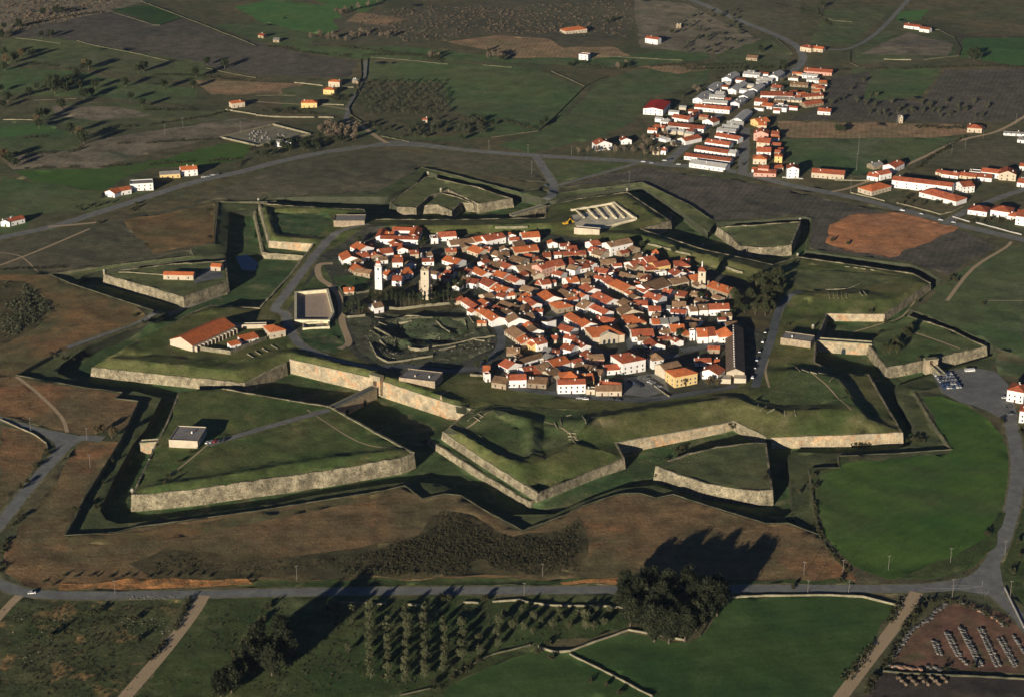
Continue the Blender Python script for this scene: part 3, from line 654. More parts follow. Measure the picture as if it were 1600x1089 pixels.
for (P, zbs, closed, i, j, label, thick, style) in WALLS:
    n = len(P)
    idx = [q_ % n for q_ in (range(i, j+1) if j > i else range(i, n+j+1))]
    # densify so the top can be ragged
    Q = []; Bz = []
    for a, b in zip(idx[:-1], idx[1:]):
        l = math.hypot(P[b][0]-P[a][0], P[b][1]-P[a][1]); k = max(1, int(l/5))
        for t in range(k): Q.append((P[a][0]+(P[b][0]-P[a][0])*t/k, P[a][1]+(P[b][1]-P[a][1])*t/k, P[a][2]+(P[b][2]-P[a][2])*t/k)); Bz.append(zbs[a]+(zbs[b]-zbs[a])*t/k)
    Q.append(P[idx[-1]]); Bz.append(zbs[idx[-1]])
    # context points keep the mitre with the neighbouring stretch
    pre = P[idx[0]-1] if (closed or idx[0] > 0) else None
    post = P[(idx[-1]+1) % n] if (closed or idx[-1] < n-1) else None
    full = ([pre] if pre else []) + Q + ([post] if post else [])
    s0 = 1 if pre else 0
    def cs(d, full=full, s0=s0, m=len(Q)): return offs(full, d)[s0:s0+m]
    if style == 'escarp':
        strip_wall('rampart_wall', Q, [q[2]+.35 for q in Q], Bz, .25, 1.15, -1.0, cs, 'orange_stone' if 'orange' in label else 'escarp_stone', label, 'wall', 'stone walls of the star fortress', coping=(('curtain' in label and 'far' not in label) or ('upper left' in label and 'far' not in label) or 'upper pale' in label), jit=.15 if 'orange' in label else .4)
    else:
        strip_wall('breast_wall', Q, [q[2]+.35 for q in Q], Bz, .2, .75, -.5, cs, 'breast_stone', label, 'low wall', None, coping=False, jit=.25)
# ---------------------------------------------------------------- buildings
def bm_(k, c, **kw): M[k] = mat(k, c, **kw); return M[k]
WALLM = {'w': bm_('whitewash', (.84,.83,.8), c2=(.76,.75,.72), s1=.2, s2=1.5, mid=.08, fine=.06, objrand=.08),
         'c': bm_('cream_render', (.56,.48,.36), c2=(.48,.42,.32), s1=.2, s2=1.5, mid=.12, fine=.1, objrand=.12),
         's': bm_('rubble_stone', (.36,.29,.2), c2=(.26,.21,.15), s1=.4, s2=2.5, mid=.25, fine=.3, objrand=.15),
         'y': bm_('yellow_render', (.72,.54,.22), c2=(.66,.5,.24), s1=.2, s2=1.5, mid=.08, fine=.05),
         'p': bm_('pink_render', (.62,.36,.28), c2=(.56,.34,.27), s1=.2, s2=1.5, mid=.1, fine=.06)}
ROOFM = {'o': bm_('bright_orange_tiles', (.62,.17,.055), c2=(.5,.15,.06), c3=(.36,.14,.07), s3=.4, s1=.3, s2=1.4, mid=.22, fine=.3, objrand=.12, bump=.06, bs=4),
         'r': bm_('red_clay_tiles', (.44,.115,.055), c2=(.33,.095,.05), c3=(.24,.14,.08), s3=.35, s1=.2, s2=1.4, mid=.35, fine=.35, objrand=.3, bump=.06, bs=4),
         'b': bm_('old_brown_tiles', (.23,.145,.085), c2=(.3,.18,.1), c3=(.15,.12,.08), s3=.4, s1=.2, s2=1.4, mid=.35, fine=.4, objrand=.28, bump=.06, bs=4),
         'g': bm_('grey_sheet_roof', (.27,.26,.24), c2=(.22,.21,.2), s1=.2, s2=2, mid=.12, fine=.15, objrand=.12),
         'd': bm_('vivid_red_sheet_roof', (.45,.04,.03), c2=(.4,.04,.03), s1=.2, s2=1, mid=.05, fine=.05),
         'l': bm_('pale_sheet_roof', (.5,.5,.48), c2=(.42,.42,.4), s1=.2, s2=2, mid=.1, fine=.15, objrand=.12),
         'k': bm_('dark_tiles', (.15,.115,.085), c2=(.2,.15,.11), s1=.2, s2=2, mid=.2, fine=.3)}
m_('window_glass', (.03,.04,.05), rough=.15, spec=.5, mid=0, fine=0); m_('window_frame', (.5,.48,.45), mid=0, fine=0)
m_('door_wood', (.1,.06,.04), s2=2); m_('chimney_white', (.68,.66,.62), s2=2, mid=.1, fine=0); m_('stone_trim', (.42,.38,.3), s2=2)
def shared():
    b = MB(); b.box(-.5, .5, -.05, .03, 0, 1.3); wn = b.me('window', M['window_glass'])
    b = MB()
    b.box(-.62, -.5, -.1, .03, -.1, 1.42); b.box(.5, .62, -.1, .03, -.1, 1.42); b.box(-.5, .5, -.1, .03, 1.3, 1.42); b.box(-.5, .5, -.12, .03, -.1, 0)
    fr = b.me('frame', M['window_frame'])
    b = MB(); b.box(-.55, .55, -.06, .03, 0, 2.1); dr = b.me('door', M['door_wood'])
    b = MB(); b.box(-.4, .4, -.35, .35, -1, 1.3); b.box(-.5, .5, -.45, .45, 1.3, 1.5); ch = b.me('chimney', M['chimney_white'])
    b = MB(); b.box(-.45, .45, -.6, .6, -1, .9); b.box(-.55, .55, -.7, .7, .9, 1.05); b.box(-.3, .3, -.45, .45, 1.05, 1.3); ch2 = b.me('chimney', M['rubble'] if 'rubble' in M else WALLM['c'])
    return wn, fr, dr, ch, ch2
WN, FR, DR, CH, CH2 = shared()
def put(name, me, parent, x, y, z, rz=0, s=(1,1,1)):
    o = mobj(name, me, parent, (x, y, z)); o.rotation_euler = (0, 0, rz); o.scale = s; return o
def block(root, L, D, h, typ, roof, wall, ox=0, oy=0, rz=0, win=2, chim=1, pitch=.4, over=.45, frames=False, sink=2.0, door=True, wbase=1.0, rnd=None):
    """walls, roof, windows and chimneys of one rectangular block, its centre at (ox, oy) of the thing"""
    rnd = rnd or random
    Mx = Matrix.Translation((ox, oy, 0)) @ Matrix.Rotation(rz, 4, 'Z')
    def tr(b):
        b.V = [tuple(Mx @ Vector(v)) for v in b.V]; return b
    a, d = L/2, D/2
    b = MB(); rf = MB(); t = .22
    rise = {'g': d*pitch, 'G': a*pitch, 'h': min(a, d)*pitch, 'p': min(a, d)*1.0, 'f': 0, 's': D*pitch*.6}[typ]
    if typ == 'g':
        n = 0; b.V = [(-a,-d,-sink),(a,-d,-sink),(a,d,-sink),(-a,d,-sink),(-a,-d,h),(a,-d,h),(a,d,h),(-a,d,h),(-a,0,h+rise),(a,0,h+rise)]
        b.F = [(0,3,2,1),(0,1,5,4),(2,3,7,6),(1,2,6,9,5),(3,0,4,8,7),(4,5,9,8),(6,7,8,9)]
        g = over; k = rise/d; ze = h-g*k
        for s in (-1, 1):
            p = [(-a-g*.5, s*(d+g), ze+.03), (a+g*.5, s*(d+g), ze+.03), (a+g*.5, 0, h+rise+.03), (-a-g*.5, 0, h+rise+.03)]
            if s == 1: p = p[::-1]
            rf.hull(p, [(x, y, z+t) for x, y, z in p])
    elif typ == 'G':
        b.V = [(-a,-d,-sink),(a,-d,-sink),(a,d,-sink),(-a,d,-sink),(-a,-d,h),(a,-d,h),(a,d,h),(-a,d,h),(0,-d,h+rise),(0,d,h+rise)]
        b.F = [(0,3,2,1),(0,1,5,8,4),(2,3,7,9,6),(1,2,6,5),(3,0,4,7),(4,8,9,7),(5,6,9,8)]
        g = over; k = rise/a; ze = h-g*k
        for s in (-1, 1):
            p = [(s*(a+g), -d-g*.5, ze+.03), (0, -d-g*.5, h+rise+.03), (0, d+g*.5, h+rise+.03), (s*(a+g), d+g*.5, ze+.03)]
            if s == 1: p = p[::-1]
            rf.hull(p, [(x, y, z+t) for x, y, z in p])
    elif typ in 'hp':
        b.box(-a, a, -d, d, -sink, h); g = over; A_, D_ = a+g, d+g; z0 = h+.02
        m_ = min(A_, D_); rx, ry = (A_-m_, 0) if A_ >= D_ else (0, D_-m_)
        if typ == 'p': rx = ry = 0
        z1 = h + rise
        e = [(-A_,-D_,z0),(A_,-D_,z0),(A_,D_,z0),(-A_,D_,z0),(-A_,-D_,z0+t),(A_,-D_,z0+t),(A_,D_,z0+t),(-A_,D_,z0+t)]
        rf.V = e + [(-rx,-ry,z1+t),(rx,ry,z1+t)]
        if rx > 0: rf.F = [(0,3,2,1),(0,1,5,4),(1,2,6,5),(2,3,7,6),(3,0,4,7),(4,5,9,8),(5,6,9),(6,7,8,9),(7,4,8)]
        elif ry > 0: rf.F = [(0,3,2,1),(0,1,5,4),(1,2,6,5),(2,3,7,6),(3,0,4,7),(4,5,8),(5,6,9,8),(6,7,9),(7,4,8,9)]
        else:
            rf.V = rf.V[:9]; rf.F = [(0,3,2,1),(0,1,5,4),(1,2,6,5),(2,3,7,6),(3,0,4,7),(4,5,8),(5,6,8),(6,7,8),(7,4,8)]
    elif typ == 's':
        b.V = [(-a,-d,-sink),(a,-d,-sink),(a,d,-sink),(-a,d,-sink),(-a,-d,h),(a,-d,h),(a,d,h+rise),(-a,d,h+rise)]
        b.F = [(0,3,2,1),(0,1,5,4),(1,2,6,5),(2,3,7,6),(3,0,4,7),(4,5,6,7)]
        p = [(-a-.3,-d-.4,h-.1),(a+.3,-d-.4,h-.1),(a+.3,d+.2,h+rise+.05),(-a-.3,d+.2,h+rise+.05)]
        rf.hull(p, [(x, y, z+t) for x, y, z in p])
    else:
        b.box(-a, a, -d, d, -sink, h); w_ = .3
        for q in ((-a, a, -d, -d+w_), (-a, a, d-w_, d), (-a, -a+w_, -d+w_, d-w_), (a-w_, a, -d+w_, d-w_)): b.box(*q, h, h+.7)
        rf.box(-a+w_+.01, a-w_-.01, -d+w_+.01, d-w_-.01, h+.01, h+.25)
    wl = tr(b).build('wall', WALLM[wall], root); ro = tr(rf).build('roof', ROOFM[roof], root)
    # openings on the front and left faces
    st = max(1, int(h/2.9))
    def face(ln, mk, cols, ang):
        for s in range(st):
            for c in range(cols):
                u = -ln/2 + ln*(c+.5)/cols + rnd.uniform(-.2, .2); z = wbase + s*2.9
                if z+1.5 > h: continue
                p = Mx @ Vector(mk(u)); nm, me_ = ('window', WN)
                if door and s == 0 and c == cols//2 and ang == 0: nm, me_, z = 'door', DR, 0
                o = put(nm, me_, root, p.x, p.y, z, rz+ang, (1, 1, 1))
                if frames and nm == 'window': put('frame', FR, o, 0, 0, 0)
    if win:
        face(L, lambda u: (u, -d, 0), max(1, min(win if win > 2 else 99, int(L/(3.2 if win > 2 else 4.2)))), 0)
        if win > 2 or rnd.random() < .5: face(D, lambda u: (-a, -u, 0), max(1, int(D/4.5)), -math.pi/2)
    for c in range(chim):
        x = rnd.uniform(-.4, .4)*L; y = rnd.uniform(-.3, .3)*D
        z = {'g': h+rise*(1-abs(y)/d), 'G': h+rise*(1-abs(x)/a), 'f': h, 's': h+rise*(y+d)/D}.get(typ, h+rise*.5)
        p = Mx @ Vector((x, y, 0)); put('chimney', CH if rnd.random() < .75 else CH2, ro, p.x, p.y, z+.1, rz)
    return wl, ro
HOUSES = []   # (root, description) – labels are written when every house is known
RN = {'o': 'bright orange', 'r': 'dull red', 'b': 'old brown', 'g': 'grey', 'd': 'vivid red', 'l': 'pale grey', 'k': 'dark'}
WNM = {'w': 'white', 'c': 'cream', 's': 'bare stone', 'y': 'yellow', 'p': 'pink'}
TN = {'g': 'ridged', 'G': 'gable fronted', 'h': 'hipped', 'p': 'pyramid', 'f': 'flat', 's': 'lean-to'}
def frame_from(x1, y1, x2, y2, h, D):
    a = at_h(x1, y1, h); b = at_h(x2, y2, h)
    z = zat((a.x+b.x)/2, (a.y+b.y)/2)
    ua = unp(x1, y1, z+h); ub = unp(x2, y2, z+h)
    dx, dy = ub[0]-ua[0], ub[1]-ua[1]; L = math.hypot(dx, dy); ang = math.atan2(dy, dx)
    cx = (ua[0]+ub[0])/2 - math.sin(ang)*D/2; cy = (ua[1]+ub[1])/2 + math.cos(ang)*D/2
    return cx, cy, z, L, ang
TOWN = []
def house(x1, y1, x2, y2, D, h, spec, name='house', label=None, cat='house', grp='houses of the walled town', win=2, chim=None, **kw):
    typ, roof, wall = spec
    if D < 15 and grp == 'houses of the walled town': D *= 1.3
    elif D < 15 and 'suburb' in (grp or ''): D *= 1.2
    cx, cy, z, L, ang = frame_from(x1, y1, x2, y2, h, D)
    if name == 'house': name = 'shed' if h < 2.9 else 'terrace_house' if 'suburb' in (grp or '') and max(L, D) > 16 else 'farmhouse' if 'farm' in (grp or '') else 'suburb_house' if 'suburb' in (grp or '') else 'house'
    root = empty(name, (cx, cy, z), ang)
    rnd = random.Random(int(x1*31+y1*17))
    block(root, L, D, h, typ, roof, wall, win=win, chim=(rnd.choice((0, 1, 1, 2)) if chim is None else chim), rnd=rnd, **kw)
    TOWN.append((cx, cy, max(L, D)*.5, min(L, D)*.5, ang, L, D))
    size = 'tall' if h >= 6 else ('long' if max(L, D) > 20 else ('small' if L*D < 60 else ''))
    if label: tag(root, label, cat, grp)
    else: HOUSES.append((root, f"{size} {WNM[wall]} {'shed' if h < 2.9 and L*D < 50 else 'house'} with {RN[roof]} {TN[typ]} roof".strip(), cat, grp))
    return root
T4, T5, T6, T7, T8 = (510,330,5.885), (760,340,5.885), (960,360,5.885), (720,450,5.885), (920,450,5.885)
def hh(tile, rows, **kw):
    for r in rows.strip().split('\n'):
        p = r.split()
        if len(p) < 7: continue
        x1, y1, x2, y2, D, h = map(float, p[:6]); X0, Y0, s = tile
        house(X0+x1/s, Y0+y1/s, X0+x2/s, Y0+y2/s, D, h, p[6], **kw)
hh(T7, """
0 120 130 205 7 4 grw
132 207 185 237 7 4 goc
185 238 285 308 9 4.5 gow
150 325 235 325 4 2.5 goc
398 275 440 325 12 4 gbw
400 395 500 465 11 3 gbc
505 470 560 515 10 4 goc
555 352 605 378 9 3 gow
650 412 765 395 8 4 Gbw
585 490 650 535 8 4 goy
702 525 798 502 9 5 grw
655 168 748 152 12 5 Grw
545 80 600 108 8 4 gow
700 62 775 122 11 4 gow
1055 168 1135 196 12 3.5 gbw
1195 78 1340 148 10 4 grw
1115 88 1180 72 11 4 Gow
950 258 1055 325 8 4 gow
1062 322 1118 362 10 4 gow
1180 182 1320 244 7 4 grw
1230 300 1390 328 8 3 grc
1428 195 1482 250 13 3.5 gbc
915 552 1010 578 8 4 grw
1022 494 1108 552 6 4 grw
942 458 1040 478 6 4 grw
882 375 1000 410 8 4 grw
1092 604 1150 650 8 4 grw
1182 665 1320 655 8 4 gbp
345 702 430 742 10 3 grw
855 725 1008 682 10 5 gow
742 778 850 742 11 4 gbw
612 812 738 790 13 4 grw
830 815 930 782 9 4 gbc
282 862 416 882 9 4 gbs
612 870 785 882 9 3.5 gbs
1152 938 1234 942 4 3 fgc
1132 846 1225 840 9 5 goy
1242 946 1355 946 8 3.5 gbc
1358 946 1480 946 8 3.5 gbc
1272 882 1462 905 5 5 grw
1032 738 1178 768 9 4 gbc
1192 790 1288 802 8 4 gbc
202 772 270 772 9 3 gos
745 592 815 600 7 3 ggw
420 600 540 602 8 2 gbs
540 227 615 230 12 4 Gbc
330 152 470 202 8 3 gbs
592 282 680 270 8 3 gbc
820 470 880 478 6 3 grc
745 640 800 655 7 3 ggc
""")
hh(T8, """
400 450 603 442 11 4 grw
385 395 468 380 8 3 gbc
556 552 704 532 9 3 Grw
416 162 542 162 8 4 grw
552 216 664 216 8 5 grw
766 176 892 180 9 4 gbw
752 226 888 240 6 3 grw
662 190 748 195 5 3 ggw
935 220 1005 215 9 5 gbw
1010 207 1096 205 9 5 gbw
1102 202 1298 196 9 5 grw
587 338 655 335 9 4 gow
658 333 735 330 9 4 ggw
742 322 835 318 8 4 ggc
882 300 1000 330 6 3 gbw
757 405 888 400 11 5 gow
642 405 760 440 8 3 gbw
875 440 928 430 8 4 gos
1002 452 1098 450 13 5 gow
1102 444 1178 440 13 5 grw
700 760 858 722 9 6.5 gbc
1150 692 1196 696 6 3 goc
982 684 1130 680 6 3 grw
1022 766 1188 800 9 4.5 Grw
500 590 560 600 6 3 gbc
330 600 420 640 7 3.5 grc
""")
hh(T6, """
168 262 230 272 10 3 gbc
187 352 313 327 12 4 grw
102 330 180 366 9 4 gbc
302 300 398 282 10 5.5 grw
562 336 700 332 10 4 hrc
492 382 558 420 9 4 grw
382 396 480 386 3 2.5 fgw
202 438 318 450 8 3 gbw
322 570 524 502 14 4 gbw
192 532 268 574 9 4 grw
542 502 688 470 10 4 gbc
432 576 512 590 8 3.5 grw
652 422 738 470 11 4 hoc
692 592 764 600 6 3 gbs
262 612 398 650 9 4 grw
712 490 762 522 6 3.5 gbc
22 420 120 450 8 3 gbc
70 160 150 190 8 3 gbs
600 290 680 300 7 3 grc
""")
hh(T5, """
332 190 494 180 10 4.5 gow
0 221 180 182 9 5 grw
262 326 484 302 10 4 goc
112 360 214 355 9 4 gbw
200 392 318 420 9 3 gbc
72 432 188 475 8 3.5 grw
52 530 148 560 9 4 gow
262 602 354 582 10 4.5 Grw
158 570 240 602 8 3.5 gbc
642 454 725 440 11 6.5 grc
735 472 815 490 8 5 gbw
712 396 760 448 8 4 grw
865 476 955 460 8 3.5 grw
822 440 928 430 8 3.5 gbc
970 440 1020 426 9 4 Grw
746 305 838 300 8 3.5 grc
712 352 918 342 7 3 grs
522 366 594 365 8 3.5 grc
982 266 1060 250 9 4.5 grw
1066 342 1140 312 12 4 Grw
962 332 1048 356 9 3.5 gbc
1062 430 1198 422 8 3 gbs
982 500 1100 518 8 3 grw
756 606 858 590 9 4 gow
872 600 958 598 7 3 gbc
1042 562 1120 618 9 4 grw
512 622 598 610 8 4 grw
446 610 508 622 8 3.5 grc
302 662 408 690 8 3 gbc
22 642 150 612 12 4 Grw
152 700 264 662 11 3.5 Gow
186 726 264 716 6 3 gow
2 750 80 730 8 3.5 gbc
82 722 158 740 7 3 grw
642 692 758 738 8 3 gbs
852 642 928 690 9 4 grw
1126 618 1262 680 11 4 goc
1200 780 1290 830 9 3.5 gbc
380 500 440 540 7 3 gbc
900 530 960 545 7 3 gbs
600 520 680 540 7 3.5 grw
""")
hh(T4, """
1032 242 1198 232 9 4 grw
962 262 1028 258 7 4 frw
1147 316 1368 292 9 4 gbw
1374 286 1458 270 9 4.5 gow
1464 270 1580 246 9 4.5 grw
218 328 298 370 11 3.5 gow
322 345 408 350 8 3 grs
112 402 150 458 11 4 gow
197 517 268 560 9 3 gos
252 562 398 580 7 3 gbs
292 432 398 420 9 3.5 grw
502 396 618 382 9 4 grw
622 456 698 455 9 3.5 gow
512 572 560 600 8 3.5 gow
602 642 688 645 9 4.5 grw
702 592 798 572 11 4 gow
652 560 698 570 6 3 grc
882 470 988 466 6 3 grw
1062 452 1198 490 9 3.5 gow
1292 356 1398 395 10 3.5 goc
1424 360 1500 372 7 3.5 grc
1072 576 1158 590 7 3 grw
1322 546 1428 600 8 3.5 gow
1402 522 1500 570 6 3.5 grw
162 745 258 740 7 2.5 goc
442 895 528 880 8 4.5 gbw
1102 380 1198 375 7 3 grs
1512 402 1586 420 8 3.5 gbw
1490 500 1586 520 8 3 gbs
770 400 850 395 7 3.5 grc
900 420 980 410 7 3.5 gbw
1200 560 1300 580 8 3.5 grw
1230 640 1300 650 7 3.5 gbc
""")
# notable buildings, each with its own label
K = dict(cat='building')
def tp(t, x, y): return t[0]+x/t[2], t[1]+y/t[2]
def big(t, x1, y1, x2, y2, D, h, spec, label, name='building', **kw):
    a = tp(t, x1, y1); b = tp(t, x2, y2)
    return house(*a, *b, D, h, spec, name=name, label=label, cat=kw.pop('cat', 'building'), grp=None, **kw)
big(T8, 312, 695, 524, 655, 17, 8.5, 'hrw', 'tall square white house with red hipped roof beside the car park', win=4, frames=True, chim=4)
big(T8, 155, 757, 285, 747, 10, 3.5, 'grw', 'low white annex with red roof against the tall square white house', chim=0)
big(T8, 792, 820, 1000, 782, 13, 7.8, 'hoy', 'yellow mansion with bright orange hipped roof above the rampart', win=5, frames=True, chim=0)
big(T8, 587, 672, 688, 655, 8, 6, 'pbw', 'narrow cream house with steep brown roof left of the yellow mansion', chim=0)
th = big(T7, 1216, 458, 1506, 430, 20, 5.5, 'hoc', 'cream town hall with triangular pediment and three dark arches', win=0, chim=2)
def pediment(root, L, D, h):
    b = MB(); y0 = -D/2-.9; y1 = -D/2+3
    b.hull([(-7,y0,-2),(7,y0,-2),(7,y1,-2),(-7,y1,-2)], [(-7,y0,h+.4),(7,y0,h+.4),(7,y1,h+.4),(-7,y1,h+.4)])
    b.quad((-7.3,y0-.2,h+.4),(7.3,y0-.2,h+.4),(0,y0-.2,h+3.4)); b.quad((-7.3,y1,h+.4),(0,y1,h+3.4),(7.3,y1,h+.4))
    b.quad((-7.3,y0-.2,h+.4),(0,y0-.2,h+3.4),(0,y1,h+3.4),(-7.3,y1,h+.4)); b.quad((7.3,y0-.2,h+.4),(7.3,y1,h+.4),(0,y1,h+3.4),(0,y0-.2,h+3.4))
    b.build('pediment', WALLM['c'], root)
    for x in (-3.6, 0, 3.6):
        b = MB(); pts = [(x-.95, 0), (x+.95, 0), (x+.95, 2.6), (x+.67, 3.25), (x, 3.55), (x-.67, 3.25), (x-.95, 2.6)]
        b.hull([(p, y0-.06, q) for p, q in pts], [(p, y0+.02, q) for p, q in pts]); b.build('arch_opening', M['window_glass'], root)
pediment(th, 0, 20, 5.5)
big(T7, 447, 726, 772, 632, 8, 3, 'gbw', 'long low white barrack with brown roof at the town edge', chim=1, win=3)
big(T7, 422, 846, 604, 840, 10, 5.5, 'grw', 'white two storey house with red roof facing the town road, leftmost white front', win=5, frames=True)
big(T7, 228, 802, 274, 796, 5, 5, 'fow', 'small white cube at the left end of the front row of houses', chim=0)
r_ = big(T7, 892, 886, 1148, 880, 9, 6.8, 'grw', 'large white two storey house with red roof facing the town road', win=6, frames=True)
block(r_, 14, 13, 6.9, 'h', 'o', 'w', ox=0, oy=9, win=0, chim=1, pitch=.55)
big(T8, 352, 332, 528, 320, 17, 3.6, 'hoc', 'low corner house with vivid orange hipped roof right of the main street', chim=1)
big(T8, 932, 402, 978, 400, 4, 7, 'frw', 'slender white turret house near the right edge of town', chim=0)
big(T8, 1205, 456, 1342, 445, 11, 6.5, 'pow', 'white house with steep orange pyramid roof near the long barrack', chim=0)
big(T7, 888, 195, 1034, 170, 14, 3.8, 'hos', 'stone house with orange hipped roof in the middle of town', chim=1)
big(T6, 182-2, 176, 350-2, 132+0, 12, 7.5, 'grw', 'tall white three storey house at the far edge of town', win=4, frames=True, chim=1) if False else None
big(T5, 1142, 276, 1347, 232, 12, 7.5, 'gbw', 'tall plain white house with brown roof at the far edge of town', win=4, frames=True, chim=1)
big(T6, 382, 342, 516, 318, 11, 5, 'gry', 'yellow house with dark red roof near the far town wall', chim=0)
big(T6, 347, 216, 414, 218, 6, 3.5, 'poc', 'small house with pointed orange roof by the far town wall', chim=0)
big(T5, 512, 480, 640, 442, 12, 7, 'grp', 'long pink town house with dull red roof', win=5, frames=True, chim=2)
big(T5, 302, 502, 508, 470, 14, 3.5, 'gbw', 'low white wing with brown roof left of the pink town house', win=3)
# manor with wings round a court, top left of the town
mr = big(T4, 492, 257, 842, 266, 8, 4.5, 'grw', 'white manor with red roofed wings round a courtyard', win=7, chim=3)
fx = frame_from(*tp(T4, 492, 257), *tp(T4, 842, 266), 4.5, 8)[3]
block(mr, 9, 22, 4.5, 'G', 'o', 'w', ox=fx/2-4.6, oy=15.2, win=0, chim=1); block(mr, fx*.62, 8, 4.6, 'g', 'r', 'w', ox=-fx*.0+1, oy=23, win=0, chim=1)
block(mr, 7, 20, 3.8, 'G', 'r', 'w', ox=-fx/2-1, oy=12, win=0, chim=0)
# long artillery barrack by the right edge of the town
bq = big(T8, 1266, 772, 1432, 778, 84, 5, 'Gkc', 'very long barrack with dark roof and a row of chimneys on its ridge', win=0, chim=0, pitch=.45)
L_ = frame_from(*tp(T8, 1266, 772), *tp(T8, 1432, 778), 5, 84)[3]
for i in range(18): put('chimney', CH, bq, -.9, -38+i*4.5, 5+L_/2*.45-.2, 0, (.7, .7, .7))
b = MB(); b.box(-L_/2-4, -L_/2+3, -50, -42.02, -2, 3.2); b.box(L_/2-7, L_/2+1, -49, -42.02, -2, 3.6); b.build('forecourt_wall', WALLM['c'], bq)
# church: nave, square tower, side roofs
ch = big(T6, 848, 516, 1046, 584, 13, 6, 'gos', 'old stone church with long red nave roof beside its bell tower', cat='church', win=0, chim=0, name='church')
for u in (-12, -2, 8):
    b = MB(); b.box(u-.5, u+.5, -4.2, -3, 6.2, 9.6); b.build('buttress', WALLM['s'], ch)
for u in (-11, -3.5, 4, 11): put('window', WN, ch, u, -6.5, 2.4, 0, (1, 1, 1.4))
def tower(px1, py1, px2, py2, hgt, D, label, wall, name, cap, taper=.94, z_at_base=None):
    """px: base left and right corner of the near face"""
    a = at(px1, py1); b_ = at(px2, py2); L = math.hypot(b_.x-a.x, b_.y-a.y); ang = math.atan2(b_.y-a.y, b_.x-a.x)
    cx = (a.x+b_.x)/2-math.sin(ang)*D/2; cy = (a.y+b_.y)/2+math.cos(ang)*D/2
    root = empty(name, (cx, cy, zat(cx, cy)), ang); a_, d_ = L/2, D/2; t = taper
    b = MB(); b.hull([(-a_,-d_,-2),(a_,-d_,-2),(a_,d_,-2),(-a_,d_,-2)], [(-a_*t,-d_*t,hgt),(a_*t,-d_*t,hgt),(a_*t,d_*t,hgt),(-a_*t,d_*t,hgt)])
    b.build('shaft', WALLM[wall], root)
    for z in (hgt*.33, hgt*.66):
        b = MB(); k = 1-(1-t)*z/hgt; b.box(-a_*k-.12, a_*k+.12, -d_*k-.12, d_*k+.12, z, z+.3); b.build('string_course', M['stone_trim'], root)
    a_ *= t; d_ *= t
    b = MB(); b.box(-a_-.35, a_+.35, -d_-.35, d_+.35, hgt, hgt+.5); b.build('cornice', M['stone_trim'], root)
    for (x, y, r) in ((0, -d_, 0), (-a_, 0, -math.pi/2)):
        put('belfry_opening', WN, root, x, y-.02, hgt-3.2, r, (1.2, 1.5, 1.7)); put('window', WN, root, x, y-.1*a_, hgt*.45, r, (.7, 4, .9))
    if cap == 'lantern':
        b = MB(); b.box(-a_*.75, a_*.75, -d_*.75, d_*.75, hgt+.5, hgt+2.2); b.build('upper_stage', WALLM[wall], root)
        b = MB(); b.cyl(0, 0, hgt+2.2, hgt+4.4, a_*.95, .15, 8); b.build('roof', ROOFM['r'], root)
    if cap == 'pyramid':
        b = MB(); b.hull([(-a_-.3,-d_-.3,hgt+.5),(a_+.3,-d_-.3,hgt+.5),(a_+.3,d_+.3,hgt+.5),(-a_-.3,d_+.3,hgt+.5)], [(-.3,-.3,hgt+3.6),(.3,-.3,hgt+3.6),(.3,.3,hgt+3.6),(-.3,.3,hgt+3.6)]); b.build('roof', ROOFM['r'], root)
        b = MB(); b.cyl(0, 0, hgt+3.6, hgt+6.8, .55, .4, 8); b.cyl(0, 0, hgt+6.8, hgt+8, .6, .05, 8); b.build('lantern', WALLM['w'], root)
    if cap == 'ruin':
        b = MB(); rr = random.Random(3)
        for i in range(9):
            x = -a_+a_*2*(i % 3+.1)/3; y = -d_+d_*2*(i//3+.1)/3
            if i == 4: continue
            b.box(x, x+a_*.55, y, y+d_*.55, hgt+.5, hgt+.9+rr.random()*2.2)
        b.build('broken_crown', WALLM['s'], root)
        b = MB(); b.box(-a_-2.2, -a_*1.02, -.6, 1.6, -2, hgt*.62); b.box(a_*1.02, a_+1.8, -.8, 1.2, -2, hgt*.5); b.build('buttress', WALLM['s'], root)
    tag(root, label, 'tower'); return root
tower(*tp(T6, 765, 538), *tp(T6, 836, 542), 13.5, 6, 'square stone church tower with red cap left of the nave', 'c', 'bell_tower', 'pyramid')
tower(*tp(T4, 447, 720), *tp(T4, 512, 728), 18.5, 6, 'tall whitewashed clock tower rising over the cypress trees', 'w', 'clock_tower', 'lantern')
tower(*tp(T4, 868, 812), *tp(T4, 945, 822), 23, 7, 'weathered stone tower with a broken top among dark cypresses', 'c', 'ruined_tower', 'ruin')
